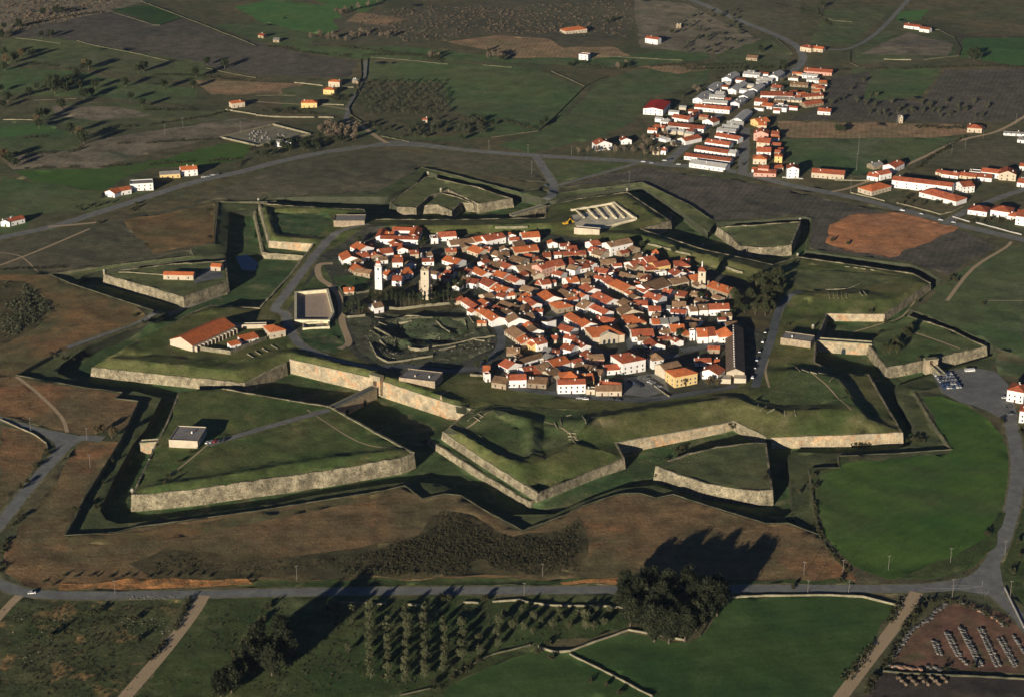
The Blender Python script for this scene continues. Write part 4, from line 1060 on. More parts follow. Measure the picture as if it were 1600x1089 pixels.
# ---------------------------------------------------------------- suburb and scattered houses
U, Vt, A0, A1, A2, TL, TC, P0, Y0 = (1000,90,5.333), (1300,180,5.333), (0,0,2.943), (530,0,2.943), (1060,0,2.943), (0,0,4), (400,0,4), (1340,560,6.154), (1360,900,6.667)
SUB = dict(grp='houses of the suburb outside the walls')
hh(U, """
440 350 520 358 34 4 Glw
532 272 612 280 34 4 Glw
682 178 760 186 30 4 Glw
730 272 802 280 38 4 Glw
755 382 828 390 22 4 Glw
825 327 897 335 24 4 Glw
905 270 977 278 27 4 Glw
1070 160 1150 168 26 4 Glw
857 138 995 152 8 3 glw
970 184 1100 196 8 3 glw
965 212 1060 220 7 3 glw
525 372 725 387 8 3.5 glw
572 330 700 342 8 3 glw
625 300 698 307 7 3 glw
452 414 745 440 9 4 grw
262 498 402 522 9 4 grw
392 490 440 495 12 4 Grw
225 568 530 600 9 3.5 grw
520 528 608 545 10 4 Grw
312 680 378 700 22 4 Grw
105 656 165 672 7 3 grw
62 606 140 612 6 3 grw
110 580 200 592 7 3 grc
170 535 238 542 8 3 glw
105 782 160 786 7 3.5 hbc
172 776 215 780 7 4 grw
768 520 850 528 40 4 Glw
722 552 860 560 7 3 glw
682 580 820 590 7 3 glw
638 612 795 624 8 3 glw
622 654 815 688 9 4 grw
540 707 742 735 9 4 grw
452 762 725 802 9 4 grw
730 798 795 806 9 4 glw
367 822 752 868 8 3.5 grw
410 882 710 924 10 4 glw
1365 112 1598 130 10 4 grp
1345 150 1480 160 6 3 glw
1388 187 1488 196 7 3 glw
1005 317 1275 324 11 4 grw
1092 248 1170 258 8 3.5 grc
952 368 1060 376 10 4 grw
1010 402 1100 412 9 3 gow
1112 422 1220 430 11 3.5 fgw
1122 348 1348 360 7 2.5 ggc
1382 400 1530 378 9 3 grs
1352 332 1530 322 9 3 grc
1250 225 1400 235 8 2.5 gbs
1480 448 1586 456 9 3.5 grw
922 522 985 545 12 5 Goy
988 566 1055 568 8 4 goc
948 636 1070 642 12 7 Grp
1092 642 1155 646 9 5 grp
972 708 1080 716 12 6 grc
972 787 1090 792 12 6 grw
942 847 1055 852 10 5 hoc
1122 827 1185 830 8 6 hoy
982 924 1070 930 7 7 grp
947 962 1133 970 9 3.5 grp
1227 930 1325 932 10 9 Grw
1122 926 1195 920 7 3 grc
""", **SUB)
hh(Vt, """
292 507 382 520 9 4 grw
402 502 498 482 9 5 grw
522 442 605 402 10 5 grw
347 432 433 416 8 3 ggs
912 492 1050 510 8 3.5 grw
862 472 908 484 6 3 grc
1057 502 1200 520 8 3 grc
1142 476 1236 484 7 3 fgw
1242 472 1400 490 9 5 grw
1212 517 1330 530 8 3.5 grw
1392 492 1535 500 13 6 Grc
1562 427 1600 430 8 4 grw
1542 562 1600 570 10 4 grw
1132 792 1290 812 15 4 hrw
1322 792 1480 816 15 5.5 hrw
1466 838 1530 850 9 3.5 grw
1532 842 1640 856 14 8 grw
1127 108 1250 116 10 4.5 hrc
562 22 592 22 6 6 fgc
1430 150 1600 160 5 2.5 ggw
1545 205 1600 212 6 3 ggw
""", **SUB)
house(1268,270,1319,274,10,5,'grc', **SUB)
FARM = dict(grp='farmhouses scattered in the fields')
hh(A2, "560 216 610 224 12 5 hrc\n612 222 664 228 9 4 goc\n1037 118 1108 126 9 3.5 grw\n1108 132 1152 138 9 4 grw\n312 266 362 270 10 3 gbs\n", **FARM)
hh(A1, "1042 146 1140 134 14 4 hoc\n1102 252 1144 256 8 6 frw\n1407 176 1464 184 9 6 grw\n1550 116 1572 116 5 4 fgs\n382 552 405 552 5 3 grc\n1182 668 1255 662 12 6 Grw\n1297 648 1345 646 9 4 Grw\n", **FARM)
hh(TC, "452 512 522 516 8 5.5 hoc\n420 562 488 566 9 5 hoy\n282 646 380 646 10 5 hoy\n12 222 46 226 8 3 grs\n106 250 144 252 8 3 ggs\n600 505 640 508 6 3 ggs\n", **FARM)
hh(TL, "1450 650 1530 640 9 5 hoc\n", **FARM)
hh(A0, "482 884 526 892 9 4 Gow\n528 886 604 872 10 4 gow\n598 852 704 846 13 6 fgw\n736 806 828 800 9 4 ggy\n832 786 908 780 11 6 gow\n46 1022 114 1006 9 4 grw\n2 1022 44 1024 8 4 Ggw\n", **FARM)
big(U, 27, 428, 190, 440, 36, 6, 'Gdw', 'white warehouse with vivid red sheet roof at the edge of the suburb', name='warehouse', pitch=.16, win=4, chim=0, cat='warehouse')
sc = big(Vt, 500, 542, 1000, 600, 11, 7, 'grw', 'very long white school building with red roof beside the ring road', name='school', win=6, chim=1, cat='school')
big(Vt, 1092, 602, 1190, 592, 14, 6, 'grw', 'white end pavilion at the right end of the long school', win=4, chim=0)
big(Vt, 332, 640, 495, 594, 16, 4, 'hoc', 'cream pavilion with bright orange hipped roof left of the long school', win=6, chim=0)
big(Vt, 727, 644, 1035, 724, 16, 3.8, 'hrw', 'low white classroom block with red hipped roof in front of the long school', win=4, chim=0)
big(P0, 1560, 505, 1680, 520, 12, 8, 'hrw', 'large white house with red roof beside the parking lot', win=4, chim=2) ; big(P0, 1440, 300, 1600, 330, 14, 8, 'hrw', 'rear red roofed wing of the white house beside the parking lot', win=4, chim=2)
B9 = (0,360,2.943)
barn = big(B9, 781, 503, 884, 530, 46, 4.5, 'Goc', 'great barn with orange roof and arcade on the left bastion', name='barn', cat='barn', win=0, chim=0, sink=3)
bL = frame_from(*tp(B9,781,503), *tp(B9,884,530), 4.5, 46)[3]
for i in range(12):
    b = MB(); b.box(bL/2+1.2, bL/2+3.4, -22+i*3.9, -21.3+i*3.9, -2, 3.6); b.build('pillar', WALLM['c'], barn)
big(B9, 1242, 470, 1313, 458, 14, 5, 'hoc', 'orange hipped house at the right end of the barn courtyard', chim=0)
big(B9, 1115, 510, 1190, 492, 7, 3, 'sow', 'small lean-to with orange roof on the courtyard wall of the barn', chim=0)
big(B9, 1062, 532, 1108, 520, 5, 3, 'sow', 'low red lean-to at the front corner of the barn courtyard', chim=0)
big(B9, 1062, 440, 1225, 436, 4, 2.5, 'fgc', 'roofless pale range at the back of the barn courtyard', chim=0, win=0)
big(B9, 750, 205, 888, 208, 7, 4, 'goc', 'long cream house with orange roof standing on the diamond ravelin', win=3, chim=0)
big(B9, 968, 167, 1014, 170, 7, 3.6, 'goc', 'small cream hut with orange roof on the diamond ravelin', chim=0)
big(B9, 776, 966, 908, 972, 22, 4.5, 'fgc', 'square stone blockhouse with flat pale roof at the outer gate', name='blockhouse', win=0, chim=1)
big((1060,360,2.943), 470, 497, 608, 516, 13, 4.5, 'fgs', 'grey stone gatehouse of the east gate', name='gatehouse', win=0, chim=1)
big((530,440,6.154), 575, 928, 920, 968, 17, 3.5, 'fgs', 'long flat roofed stone gatehouse of the south gate', name='gatehouse', win=0, chim=2)
big((300,270,4), 885, 306, 1078, 306, 17, 4.2, 'fgs', 'stone cavalier platform on the upper left bastion', name='cavalier', win=0, chim=0)
big(T5, 806, 102, 1040, 122, 5, 4.5, 'fgc', 'pale roofless wall block beside the excavation', name='ruined_block', win=0, chim=0)

# ---------------------------------------------------------------- low walls
def wall_poly(pts, h=1.3, th=.6, mk='breast_stone', name='stone_wall', label=None, cat='wall', grp=None, rag=.2, smooth_=False):
    P = [at(*p) for p in pts]; Q = []
    for a, b in zip(P[:-1], P[1:]):
        l = (b-a).length; k = max(1, int(l/4))
        for t in range(k): q = a.lerp(b, t/k); Q.append((q.x, q.y))
    Q.append((P[-1].x, P[-1].y)); L_, R_ = offs(Q, -th/2), offs(Q, th/2); V = []; F = []
    for i, q in enumerate(Q):
        z = zat(*q); t = z+h+random.uniform(-rag, rag)*min(h, 1.2)
        V += [(R_[i][0], R_[i][1], z-.8), (R_[i][0], R_[i][1], t), (L_[i][0], L_[i][1], t), (L_[i][0], L_[i][1], z-.8)]
    for i in range(len(Q)-1):
        a, b = 4*i, 4*i+4; F += [(a, b, b+1, a+1), (a+1, b+1, b+2, a+2), (a+2, b+2, b+3, a+3), (a+3, b+3, b, a)]
    k = len(Q); F += [(0, 1, 2, 3), (4*k-1, 4*k-2, 4*k-3, 4*k-4)]
    return tag(mobj(name, mesh(name, V, F, M[mk])), label, cat, grp)
m_('court_render', A(150,136,108), A(132,120,96), s1=.2, s2=1.2, mid=.12)
m_('pale_wall', A(100,90,70), A(80,72,56), s1=.2, s2=1.4, mid=.25, fine=.25); m_('white_wall', (.42,.4,.37), s2=1, mid=.1)
def tw(t, pts): return [tp(t, *p) for p in pts]
FW = 'dry stone walls between the fields'
for t, pts, h, mk, lb in [
    ((0,270,4), [(742,625),(900,632),(1020,642)], .8, 'pale_wall', 'low pale wall line left of the cream house on the diamond ravelin'),
    (TL, [(92,240),(380,275)], 1, 'breast_stone', 'short field wall near the far left edge below the ploughed slope'),
    (TL, [(480,258),(600,290),(790,325),(1060,385)], 1.2, 'breast_stone', 'grey field wall along the lower side of the large ploughed field'),
    (TL, [(1290,430),(1600,490)], 1.2, 'breast_stone', 'field wall above the tan strip of ploughed earth'),
    (TL, [(690,75),(960,160),(1000,160),(1140,115)], 1, 'breast_stone', 'field wall round the small green field at upper left'),
    (TL, [(880,10),(1080,85),(1400,210),(1600,290)], 1.2, 'breast_stone', 'long field wall descending from the top edge at upper left'),
    (TL, [(20,752),(215,752)], 1, 'pale_wall', 'pale wall fragment in the pasture at far left'),
    (TL, [(210,632),(480,620)], 1, 'breast_stone', 'low wall among the dark trees at far left'),
    (TL, [(1410,690),(1600,720)], 1.6, 'pale_wall', 'pale wall running left from the three yellow houses'),
    (TC, [(0,725),(110,735),(365,738)], 1.8, 'pale_wall', 'pale boundary wall above the cemetery'),
    (TC, [(390,738),(485,740)], 1.8, 'pale_wall', 'short pale wall ending at the farm lane'),
    (TC, [(380,655),(550,660)], 1.3, 'pale_wall', 'pale garden wall right of the lowest yellow house'),
    (TC, [(240,520),(420,540)], 1.3, 'pale_wall', 'garden wall left of the middle yellow house'),
    (TC, [(540,548),(610,550)], 1.5, 'pale_wall', 'garden wall right of the middle yellow house'),
    (TC, [(0,600),(250,600)], 1, 'breast_stone', 'low wall in the field left of the yellow houses'),
    (TC, [(655,375),(660,480),(620,600)], 1.2, 'breast_stone', 'wall on the left side of the farm lane'),
    (TC, [(700,370),(690,480),(640,580),(580,680),(590,720),(660,765)], 1.2, 'breast_stone', 'wall on the right side of the farm lane'),
    (TC, [(720,362),(930,378),(1200,405)], 1.2, 'breast_stone', 'field wall above the far olive grove'),
    (TC, [(1420,410),(1600,425)], 1.2, 'breast_stone', 'field wall right of the bare trees in the middle distance'),
    (TC, [(780,855),(960,890)], 1.2, 'breast_stone', 'short wall where the farm lane meets the ring road'),
    (A1, [(975,330),(1130,400),(1240,350)], 1.2, 'breast_stone', 'wall corner pointing down towards the stream line'),
    (A1, [(1130,400),(1040,490),(970,560),(915,605),(700,635)], 1.2, 'breast_stone', 'winding field wall through the central green meadow'),
    (A1, [(1200,260),(1580,280)], 1.2, 'breast_stone', 'straight field wall behind the suburb meadow'),
    (A2, [(640,40),(650,75),(720,98),(800,104)], 1.2, 'breast_stone', 'hooked field wall near the top edge right of the road bend'),
    (A2, [(1150,135),(1200,140),(1270,175),(1300,230),(1290,260),(1130,278)], 1.2, 'breast_stone', 'curved field wall round the rocky pasture at upper right'),
    (A2, [(945,275),(1070,278)], 1.2, 'pale_wall', 'pale straight wall fragment right of the road bend'),
    (A2, [(450,180),(520,240)], 1.2, 'breast_stone', 'short wall inside the road bend near the far farm'),
    (A2, [(790,240),(790,290),(830,310)], 1.2, 'breast_stone', 'small hooked wall below the road bend'),
    ((1060,719,2.943), [(225,635),(400,625),(700,622),(850,630),(950,655),(1015,672)], 1.5, 'pale_wall', 'long pale wall along the top of the dark green foreground field'),
    ((1060,719,2.943), [(225,635),(150,720),(100,810)], 1.2, 'breast_stone', 'wall beside the tall dark trees down the green field'),
    ((530,719,2.943), [(0,655),(220,662)], 1.3, 'pale_wall', 'pale wall fragment above the orchard, leftmost piece'),
    ((530,719,2.943), [(300,665),(385,670)], 1.5, 'pale_wall', 'short bright wall fragment above the orchard rows'),
    ((530,719,2.943), [(570,655),(640,658)], 1.3, 'pale_wall', 'smallest wall fragment beside a bush above the orchard'),
    ((530,719,2.943), [(705,652),(830,645),(960,670),(1100,672),(1320,680)], 1.4, 'pale_wall', 'long roadside wall between the orchard and the tall dark trees'),
    ((530,719,2.943), [(880,850),(700,895),(600,945)], 1.1, 'breast_stone', 'overgrown wall curving below the orchard'),
    ((530,719,2.943), [(915,858),(990,885),(1060,880),(1180,835),(1330,782),(1589,830)], 1.4, 'pale_wall', 'zigzag wall between the orchard and the lower green fields'),
    ((530,719,2.943), [(1060,892),(1440,1087)], 1.2, 'pale_wall', 'straight wall dividing the two dark green foreground fields'),
    ((530,719,2.943), [(280,1080),(420,1050)], 1, 'breast_stone', 'wall stub near the bottom edge below the orchard'),
    ((1060,719,2.943), [(1500,590),(1589,770)], 1.2, 'white_wall', 'white kerb wall along the road at lower right'),
    ((1060,719,2.943), [(940,972),(1250,992),(1589,1008)], 1.2, 'breast_stone', 'wall along the lower side of the stone yard'),
    ((0,530,4), [(0,500),(120,555),(220,600),(290,650),(300,690)], 1, 'pale_wall', 'curved wall along the road fork at far left'),
    (Vt, [(1005,852),(1160,897)], 1.3, 'white_wall', 'short white wall by the ring road in front of the clinic'),
    (Vt, [(1200,902),(1580,1002)], 1.3, 'white_wall', 'long white wall by the ring road at the right edge'),
    (Vt, [(155,652),(440,722)], 1.2, 'pale_wall', 'wall in front of the orange school pavilion'),
    (Vt, [(540,737),(900,832),(1000,812),(1100,762)], 1.2, 'pale_wall', 'wall round the school garden by the ring road'),
    (Vt, [(20,547),(310,552)], 1.4, 'pale_wall', 'pale wall between the terrace houses and the school'),
    (U, [(1185,1005),(1360,1015)], 1.2, 'white_wall', 'white wall in front of the tall white suburb house'),
    ((530,440,6.154), [(430,272),(560,275),(850,242),(1080,222)], 2.6, 'pale_wall', 'pale churchyard wall below the cypresses and ruined tower'),
    ((530,440,6.154), [(78,352),(250,337)], 2.2, 'pale_wall', 'pale wall stub left of the small white chapel'),
    ((530,440,6.154), [(0,60),(40,130),(35,320),(75,352)], 1.8, 'breast_stone', 'wall along the dirt track left of the castle ruin'),
    ((530,440,6.154), [(45,152),(290,100)], 2, 'pale_wall', 'garden wall below the isolated orange roofed shed'),
    ((530,440,6.154), [(300,600),(360,720),(470,782),(700,752),(900,722)], 1.6, 'pale_wall', 'pale retaining wall along the near side of the castle ruin'),
    ((530,440,6.154), [(340,345),(760,338),(1200,328),(1290,400)], 1.2, 'pale_wall', 'inner retaining wall on the far rim of the castle pit'),
    ((530,440,6.154), [(860,640),(1180,585),(1500,528)], 1.4, 'pale_wall', 'low straight wall on the near rim of the castle pit'),
    ((530,440,6.154), [(665,640),(690,660),(780,672),(860,655)], 2.4, 'pale_wall', 'rounded tower stump in the castle pit'),
    ((530,440,6.154), [(1260,905),(1390,912)], 2, 'pale_wall', 'garden wall beside the leftmost town houses'),
    ((0,360,2.943), [(886,548),(1060,570),(1225,503)], 3.6, 'pale_wall', 'tall cream front wall of the barn courtyard'),
    (T6, [(1000,340),(1180,400)], 2.4, 'pale_wall', 'pale town wall fragment above the church'),
    (T5, [(80,105),(380,100)], 2.5, 'pale_wall', 'pale wall along the foot of the far rampart'),
    (T6, [(225,118),(700,235)], 2, 'pale_wall', 'long retaining wall behind the houses at the far right of town'),
    (T8, [(560,870),(740,1000)], 1.2, 'pale_wall', 'wall separating the car park from the mansion garden'),
]: wall_poly(tw(t, pts), h*.8, .5, mk, label=lb, grp=FW if 'field' in lb else None)
CT = (530,440,6.154)
for i, (a, b_) in enumerate([((380,400),(470,430)),((300,470),(400,540)),((340,450),(480,520)),((420,480),(520,560)),((560,400),(700,380)),((600,430),(560,520)),((390,570),(470,640)),((460,560),(560,600)),((960,660),(1120,630)),((1150,620),(1290,590)),((1300,560),(1400,575)),((1090,370),(1190,365)),((1200,365),(1215,420)),((640,360),(900,352)),((930,380),(1060,490))]):
    wall_poly(tw(CT, [a, b_]), .9, .7, 'breast_stone' if i % 2 else 'pale_wall', 'ruined_wall', f"low broken wall in the castle ruin, {nth(i+1)} counted from its left side" if i else 'low broken wall in the castle ruin nearest the white chapel', 'ruin wall', 'broken walls of the castle ruin', rag=.5)
# cemetery: ring wall, chapel, graves
cw = wall_poly(tw(A0, [(1012,636),(1255,577),(1428,622),(1185,676),(1012,636)]), 1.8, .6, 'pale_wall', 'cemetery_wall', 'cream ring wall of the diamond shaped cemetery', 'cemetery wall', rag=.03)
big(A0, 1262, 652, 1296, 654, 7, 5, 'ggw', 'small white cemetery chapel', name='chapel', win=0, chim=0, cat='chapel'); big(A0, 1308, 660, 1338, 660, 5, 3.5, 'fgw', 'white tomb house right of the cemetery chapel', win=0, chim=0)
gb = MB(); gb.box(-.5, .5, -1.1, 1.1, -.2, .5); gb.box(-.5, .5, .95, 1.15, .5, 1.3); gm = gb.me('grave', mat('grave_stone', (.3,.29,.27), s2=1))
for i in range(30):
    u, v = random.random(), random.random(); x, y = tp(A0, 1075+u*150+v*110, 640+u*25-v*38)
    p = at(x, y); g_ = mobj('grave', gm, None, p); g_.rotation_euler.z = .3+random.uniform(-.1, .1); tag(g_, 'pale stone grave inside the walled cemetery', 'grave', 'graves of the cemetery')
# square court of the battery
def ring_court(pts, h, th, label, mk='court_render', name='court_enclosure'):
    P = [at(*p) for p in pts]; c = sum(P, Vector())/len(P); root = empty(name, (c.x, c.y, c.z)); n = len(P)
    O = offs([(p.x, p.y) for p in P], th, True)
    for i in range(n):
        j = (i+1) % n; a, b = P[i]-c, P[j]-c; oa, ob = Vector((*O[i], c.z))-c, Vector((*O[j], c.z))-c
        m = MB(); z0 = -3; f = lambda v, z: (v.x, v.y, z)
        m.hull([f(a, z0), f(oa, z0), f(ob, z0), f(b, z0)], [f(a, h), f(oa, h), f(ob, h), f(b, h)]); m.build('wall', M[mk], root)
    m = MB(); m.V = [(p.x-c.x, p.y-c.y, .15) for p in P]; m.F = [tuple(range(n))]; o = m.build('floor', M['court_floor'], root)
    tag(root, label, 'enclosure'); return root
ring_court([(464,518-14),(512,504),(519,493),(510,458),(464,462)], 2.6, 1.8, 'square walled court with sandy floor beside the rampart road')
ring_court([(475,515),(513,513),(512,505),(475,508)], 1.6, 1.0, 'small walled forecourt attached to the square court')
# excavated trenches of the bastion
for i, (a, b) in enumerate([((1200,395),(1250,445)),((1275,395),(1330,450)),((1330,385),(1390,450)),((1390,375),(1450,450)),((1430,360),(1500,445)),((1170,400),(1440,355)),((1440,355),(1575,455)),((1360,515),(1570,455))]):
    wall_poly(tw((600,230,4), [a, b]), 1.2 if i < 5 else 1.6, 1.6, 'sand_dig', 'excavated_wall', ['first','second','third','fourth','fifth'][i]+' parallel sandy wall in the excavation, counted from the left' if i < 5 else ['far edge wall of the sandy excavation','right edge wall of the sandy excavation','near edge wall of the sandy excavation'][i-5], 'excavated wall', 'sandy walls of the excavation')
# gun embrasure walls on the ramparts
EMB = [((600,570,4), [[(525,350),(610,290)],[(555,325),(600,352)],[(585,305),(620,325)],[(610,290),(655,262)],[(1145,425),(1200,430)],[(1150,447),(1205,450)],[(1155,468),(1210,470)],[(1162,415),(1200,490)],[(1065,360),(1085,400),(1110,385),(1100,335)],[(1140,320),(1170,312)],[(1240,320),(1262,365)]], 'in the front bastion'),
       ((900,570,4), [[(1110,275),(1140,252)],[(1150,287),(1190,262)],[(1197,300),(1240,277)],[(1303,288),(1306,318)],[(1366,285),(1372,318)]], 'on the crest above the front curtain'),
       ((1150,530,4), [[(372,175),(400,202)],[(410,192),(455,207)],[(465,205),(505,217)],[(515,212),(640,242)],[(585,262),(610,240)]], 'at the far edge of the lower right bastion'),
       ((1200,330,4), [[(378,508),(384,545)],[(408,510),(412,548)],[(434,512),(438,548)],[(460,512),(464,548)],[(488,512),(492,545)],[(570,508),(588,530)],[(594,503),(616,528)],[(480,350),(510,352)],[(535,355),(560,360)],[(585,362),(610,366)],[(640,368),(665,374)],[(360,492),(430,492),(480,488),(540,470),(575,455)]], 'on the right bastion'),
       ((300,500,4), [[(345,212),(385,235)],[(395,195),(428,217)],[(440,180),(475,200)],[(495,160),(535,182)]], 'on the parapet of the left bastion')]
for t, segs, wh in EMB:
    for i, s_ in enumerate(segs): wall_poly(tw(t, s_), .6, .5, 'pale_wall', 'embrasure_wall', f"short pale embrasure wall {wh}, {nth(i+1)} from the left", 'embrasure', 'embrasure walls of the ramparts', rag=.3)
# sentry boxes
b = MB(); b.cyl(0, 0, -1.5, 2.4, 1.0, 1.0, 8); sb_body = b.me('body', M['coping_stone'])
b = MB(); b.cyl(0, 0, 2.4, 2.6, 1.25, 1.25, 8); b.cyl(0, 0, 2.6, 3.6, 1.1, .2, 8); sb_cap = b.me('cap', M['white_wall'])
for px, py, wh in [(163,428,'left tip of the diamond ravelin'),(207,771,'tip of the big lower left ravelin'),(980,300,'far tip of the excavated bastion'),(1250,347,'far corner of the far right ravelin'),(1246,402,'far corner of the right bastion'),(1098,387,'far curtain behind the church'),(1540,541,'right tip of the east gate ravelin'),(1270,514,'corner of the east gatehouse'),(669,274,'far tip of the double ravelin'),(689,300,'tip of the small inner ravelin'),(1048,345,'corner of the excavated bastion flank'),(404,316,'far tip of the upper left bastion')]:
    p = at(px, py); r_ = empty('sentry_box', p); mobj('body', sb_body, r_); mobj('cap', sb_cap, r_); tag(r_, 'small round sentry box at the '+wh, 'sentry box', 'sentry boxes of the fortress')
# bridges and gates
def bridge(p1, p2, z1, z2, wd, label, arches, foot=-8, mk='orange_stone', deckm='cobbles'):
    a = Vector((*unp(*p1, z1), z1)); b_ = Vector((*unp(*p2, z2), z2)); d = Vector((b_.x-a.x, b_.y-a.y, 0)); L = d.length; ang = math.atan2(d.y, d.x)
    root = empty('stone_bridge', (a.x, a.y, 0), ang); n = 12
    def zz(u): return z1+(z2-z1)*u/L
    h = wd/2; b = MB()
    b.hull([(0,-h,foot),(L,-h,foot),(L,h,foot),(0,h,foot)], [(0,-h,z1),(L,-h,z2),(L,h,z2),(0,h,z1)]); b.build('pier_wall', M[mk], root)
    b = MB(); b.hull([(-1,-h+.5,z1+.0),(L+1,-h+.5,z2+.0),(L+1,h-.5,z2+.0),(-1,h-.5,z1+.0)], [(-1,-h+.5,z1+.12),(L+1,-h+.5,z2+.12),(L+1,h-.5,z2+.12),(-1,h-.5,z1+.12)]); b.build('deck', M[deckm], root)
    for s in (-1, 1):
        b = MB(); y0, y1 = sorted((s*h-s*.5, s*h+s*.12)); b.hull([(0,y0,z1+.003),(L,y0,z2+.003),(L,y1,z2+.003),(0,y1,z1+.003)], [(0,y0,z1+.95),(L,y0,z2+.95),(L,y1,z2+.95),(0,y1,z1+.95)]); b.build('parapet', M['coping_stone'], root)
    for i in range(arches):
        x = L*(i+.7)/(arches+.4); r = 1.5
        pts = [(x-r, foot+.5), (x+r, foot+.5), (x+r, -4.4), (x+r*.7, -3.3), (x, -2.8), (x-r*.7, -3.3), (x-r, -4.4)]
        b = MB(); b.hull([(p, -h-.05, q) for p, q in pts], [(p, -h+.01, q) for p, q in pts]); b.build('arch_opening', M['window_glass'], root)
    return tag(root, label, 'bridge')
bridge((517,638),(584,606),1.8,.5,5.5,'stone bridge leading to the south gate across the ditch',2)
bridge((1276,531),(1362,537),1.6,.8,6,'orange walled bridge between the east gatehouse and its ravelin',1)
bridge((220,691),(262,688),-.2,1.2,5,'small orange bridge with one arch at the outer gate',1)
bridge((1457,570),(1472,584),.4,-.8,4,'narrow bridge from the ravelin gate to the parking lot',1, foot=-5, mk='escarp_stone')
bridge((800,337),(850,322),.2,.2,6,'stone bridge carrying the far road across the ditch',2, mk='escarp_stone', deckm='asphalt')
def portal(px, py, z0, wd, hh_, dp, label, mk='orange_stone'):
    x, y = unp(px, py, z0); root = empty('gate_portal', (x, y, z0), R(-35) if px < 700 else R(15)); a = wd/2
    b = MB(); b.box(-a, -1.6, 0, dp, -6, hh_); b.box(1.6, a, 0, dp, -6, hh_); b.box(-1.59, 1.59, 0, dp, 4.2, hh_); b.box(-1.59, 1.59, 0, dp, -6, 0); b.build('gate_wall', M[mk], root)
    b = MB(); b.box(-a-.3, a+.3, -.35, dp, hh_+.003, hh_+.7); b.build('cornice', M['coping_stone'], root)
    b = MB(); b.box(-1.55, 1.55, dp*.5, dp*.5+.3, 0, 4.1); b.build('gate_door', M['door_wood'], root)
    return tag(root, label, 'gate')
portal(586, 604, .5, 9, 7.4, 4, 'orange stone portal of the south gate at the end of the bridge'); portal(1456, 572, 0, 9, 4.4, 4, 'stone portal in the middle of the east ravelin wall')

# ---------------------------------------------------------------- vehicles
CARM = {k: mat(k, c, rough=.3, spec=.5, mid=0, fine=0) for k, c in dict(car_white=(.75,.75,.73), car_silver=(.4,.41,.43), car_dark=(.03,.035,.045), car_red=(.4,.03,.02), car_blue=(.04,.08,.2), car_grey=(.16,.16,.17)).items()}
m_('tyre', (.02,.02,.02), mid=0, fine=0)
def hullbox(b, x0, x1, y0, y1, z0, X0, X1, Y0_, Y1, z1): b.hull([(x0,y0,z0),(x1,y0,z0),(x1,y1,z0),(x0,y1,z0)], [(X0,Y0_,z1),(X1,Y0_,z1),(X1,Y1,z1),(X0,Y1,z1)])
b = MB(); hullbox(b, -2.1, 2.1, -.85, .85, .35, -2.15, 2.15, -.88, .88, .6); hullbox(b, -2.15, 2.15, -.88, .88, .601, -2.05, 2.0, -.82, .82, .95); CB = b
b = MB(); hullbox(b, -1.7, 1.0, -.8, .8, .951, -1.25, .35, -.66, .66, 1.4); CG = b.me('cabin', M['window_glass'])
b = MB(); b.box(-1.2, .3, -.64, .64, 1.402, 1.46); CR = b
b = MB(); b.tube((0,-.1,0), (0,.1,0), .33, .33, 10); CW = b.me('wheel', M['tyre'])
CBm = {k: (CB.me('body', m), CR.me('roof', m)) for k, m in CARM.items()}
def car(px, py, ang, col, label, grp, dxy=None):
    p = at(px, py) if dxy is None else Vector((dxy[0], dxy[1], zat(*dxy))); r_ = empty('parked_car', p, ang)
    mobj('body', CBm[col][0], r_); mobj('cabin', CG, r_); mobj('roof', CBm[col][1], r_)
    for x in (-1.3, 1.35):
        for y in (-.8, .8): mobj('wheel', CW, r_, (x, y, .33))
    return tag(r_, label, 'car', grp)
CN = {'car_white':'white','car_silver':'silver','car_dark':'black','car_red':'red','car_blue':'blue','car_grey':'grey'}
ORD = [nth(i+1) for i in range(40)]
def cars(lst, ang, where, grp):
    for i, (x, y, c) in enumerate(lst): car(x, y, ang+random.uniform(-.06, .06), c, f"{CN[c]} car parked {where}, {ORD[i]} from the left", grp)
cars([(325,692,'car_white'),(331,691,'car_silver'),(337,690,'car_red'),(345,689,'car_dark'),(351,688,'car_dark')], R(60), 'on the grass right of the blockhouse', 'cars by the blockhouse')
cars([(984,596,'car_dark'),(988,598,'car_dark'),(992,600,'car_blue'),(996,602,'car_dark'),(1000,604,'car_dark')], R(-50), 'in the left row of the town car park', 'cars in the town car park')
cars([(1010,592,'car_grey'),(1016,597,'car_white'),(1020,599,'car_silver'),(1024,602,'car_dark'),(1029,605,'car_silver')], R(20), 'in the right row of the town car park', 'cars in the town car park')
cars([(955,625,'car_dark'),(966,626,'car_dark'),(905,623,'car_silver'),(915,624,'car_white')], R(0), 'along the front town road', 'cars along the front town road')
cars([(1176,590,'car_white'),(1180,575,'car_dark'),(1183,563,'car_blue'),(1187,550,'car_dark'),(1192,535,'car_silver'),(1196,520,'car_dark')], R(75), 'along the road right of the long barrack', 'cars by the long barrack')
cars([(318,278,'car_white'),(325,277,'car_silver'),(332,275,'car_white'),(339,274,'car_grey')], R(30), 'beside the white roadside houses at left', 'cars by the roadside houses')
cars([(1005,254,'car_white'),(1018,256,'car_silver'),(1038,252,'car_white'),(1047,250,'car_dark'),(1060,258,'car_white')], R(10), 'at the road junction of the suburb', 'cars at the junction')
cars([(853,291,'car_dark'),(1410,330,'car_white'),(1440,336,'car_dark'),(1470,345,'car_silver'),(1490,349,'car_grey')], R(-20), 'along the far ring road', 'cars on the ring road')
cars([(1570,622,'car_white'),(1576,636,'car_dark'),(1579,648,'car_grey')], R(10), 'beside the white house at the parking lot', 'cars by the parking lot house')
cars([(50,927,'car_white')], R(10), 'on the near road at the left edge', None)
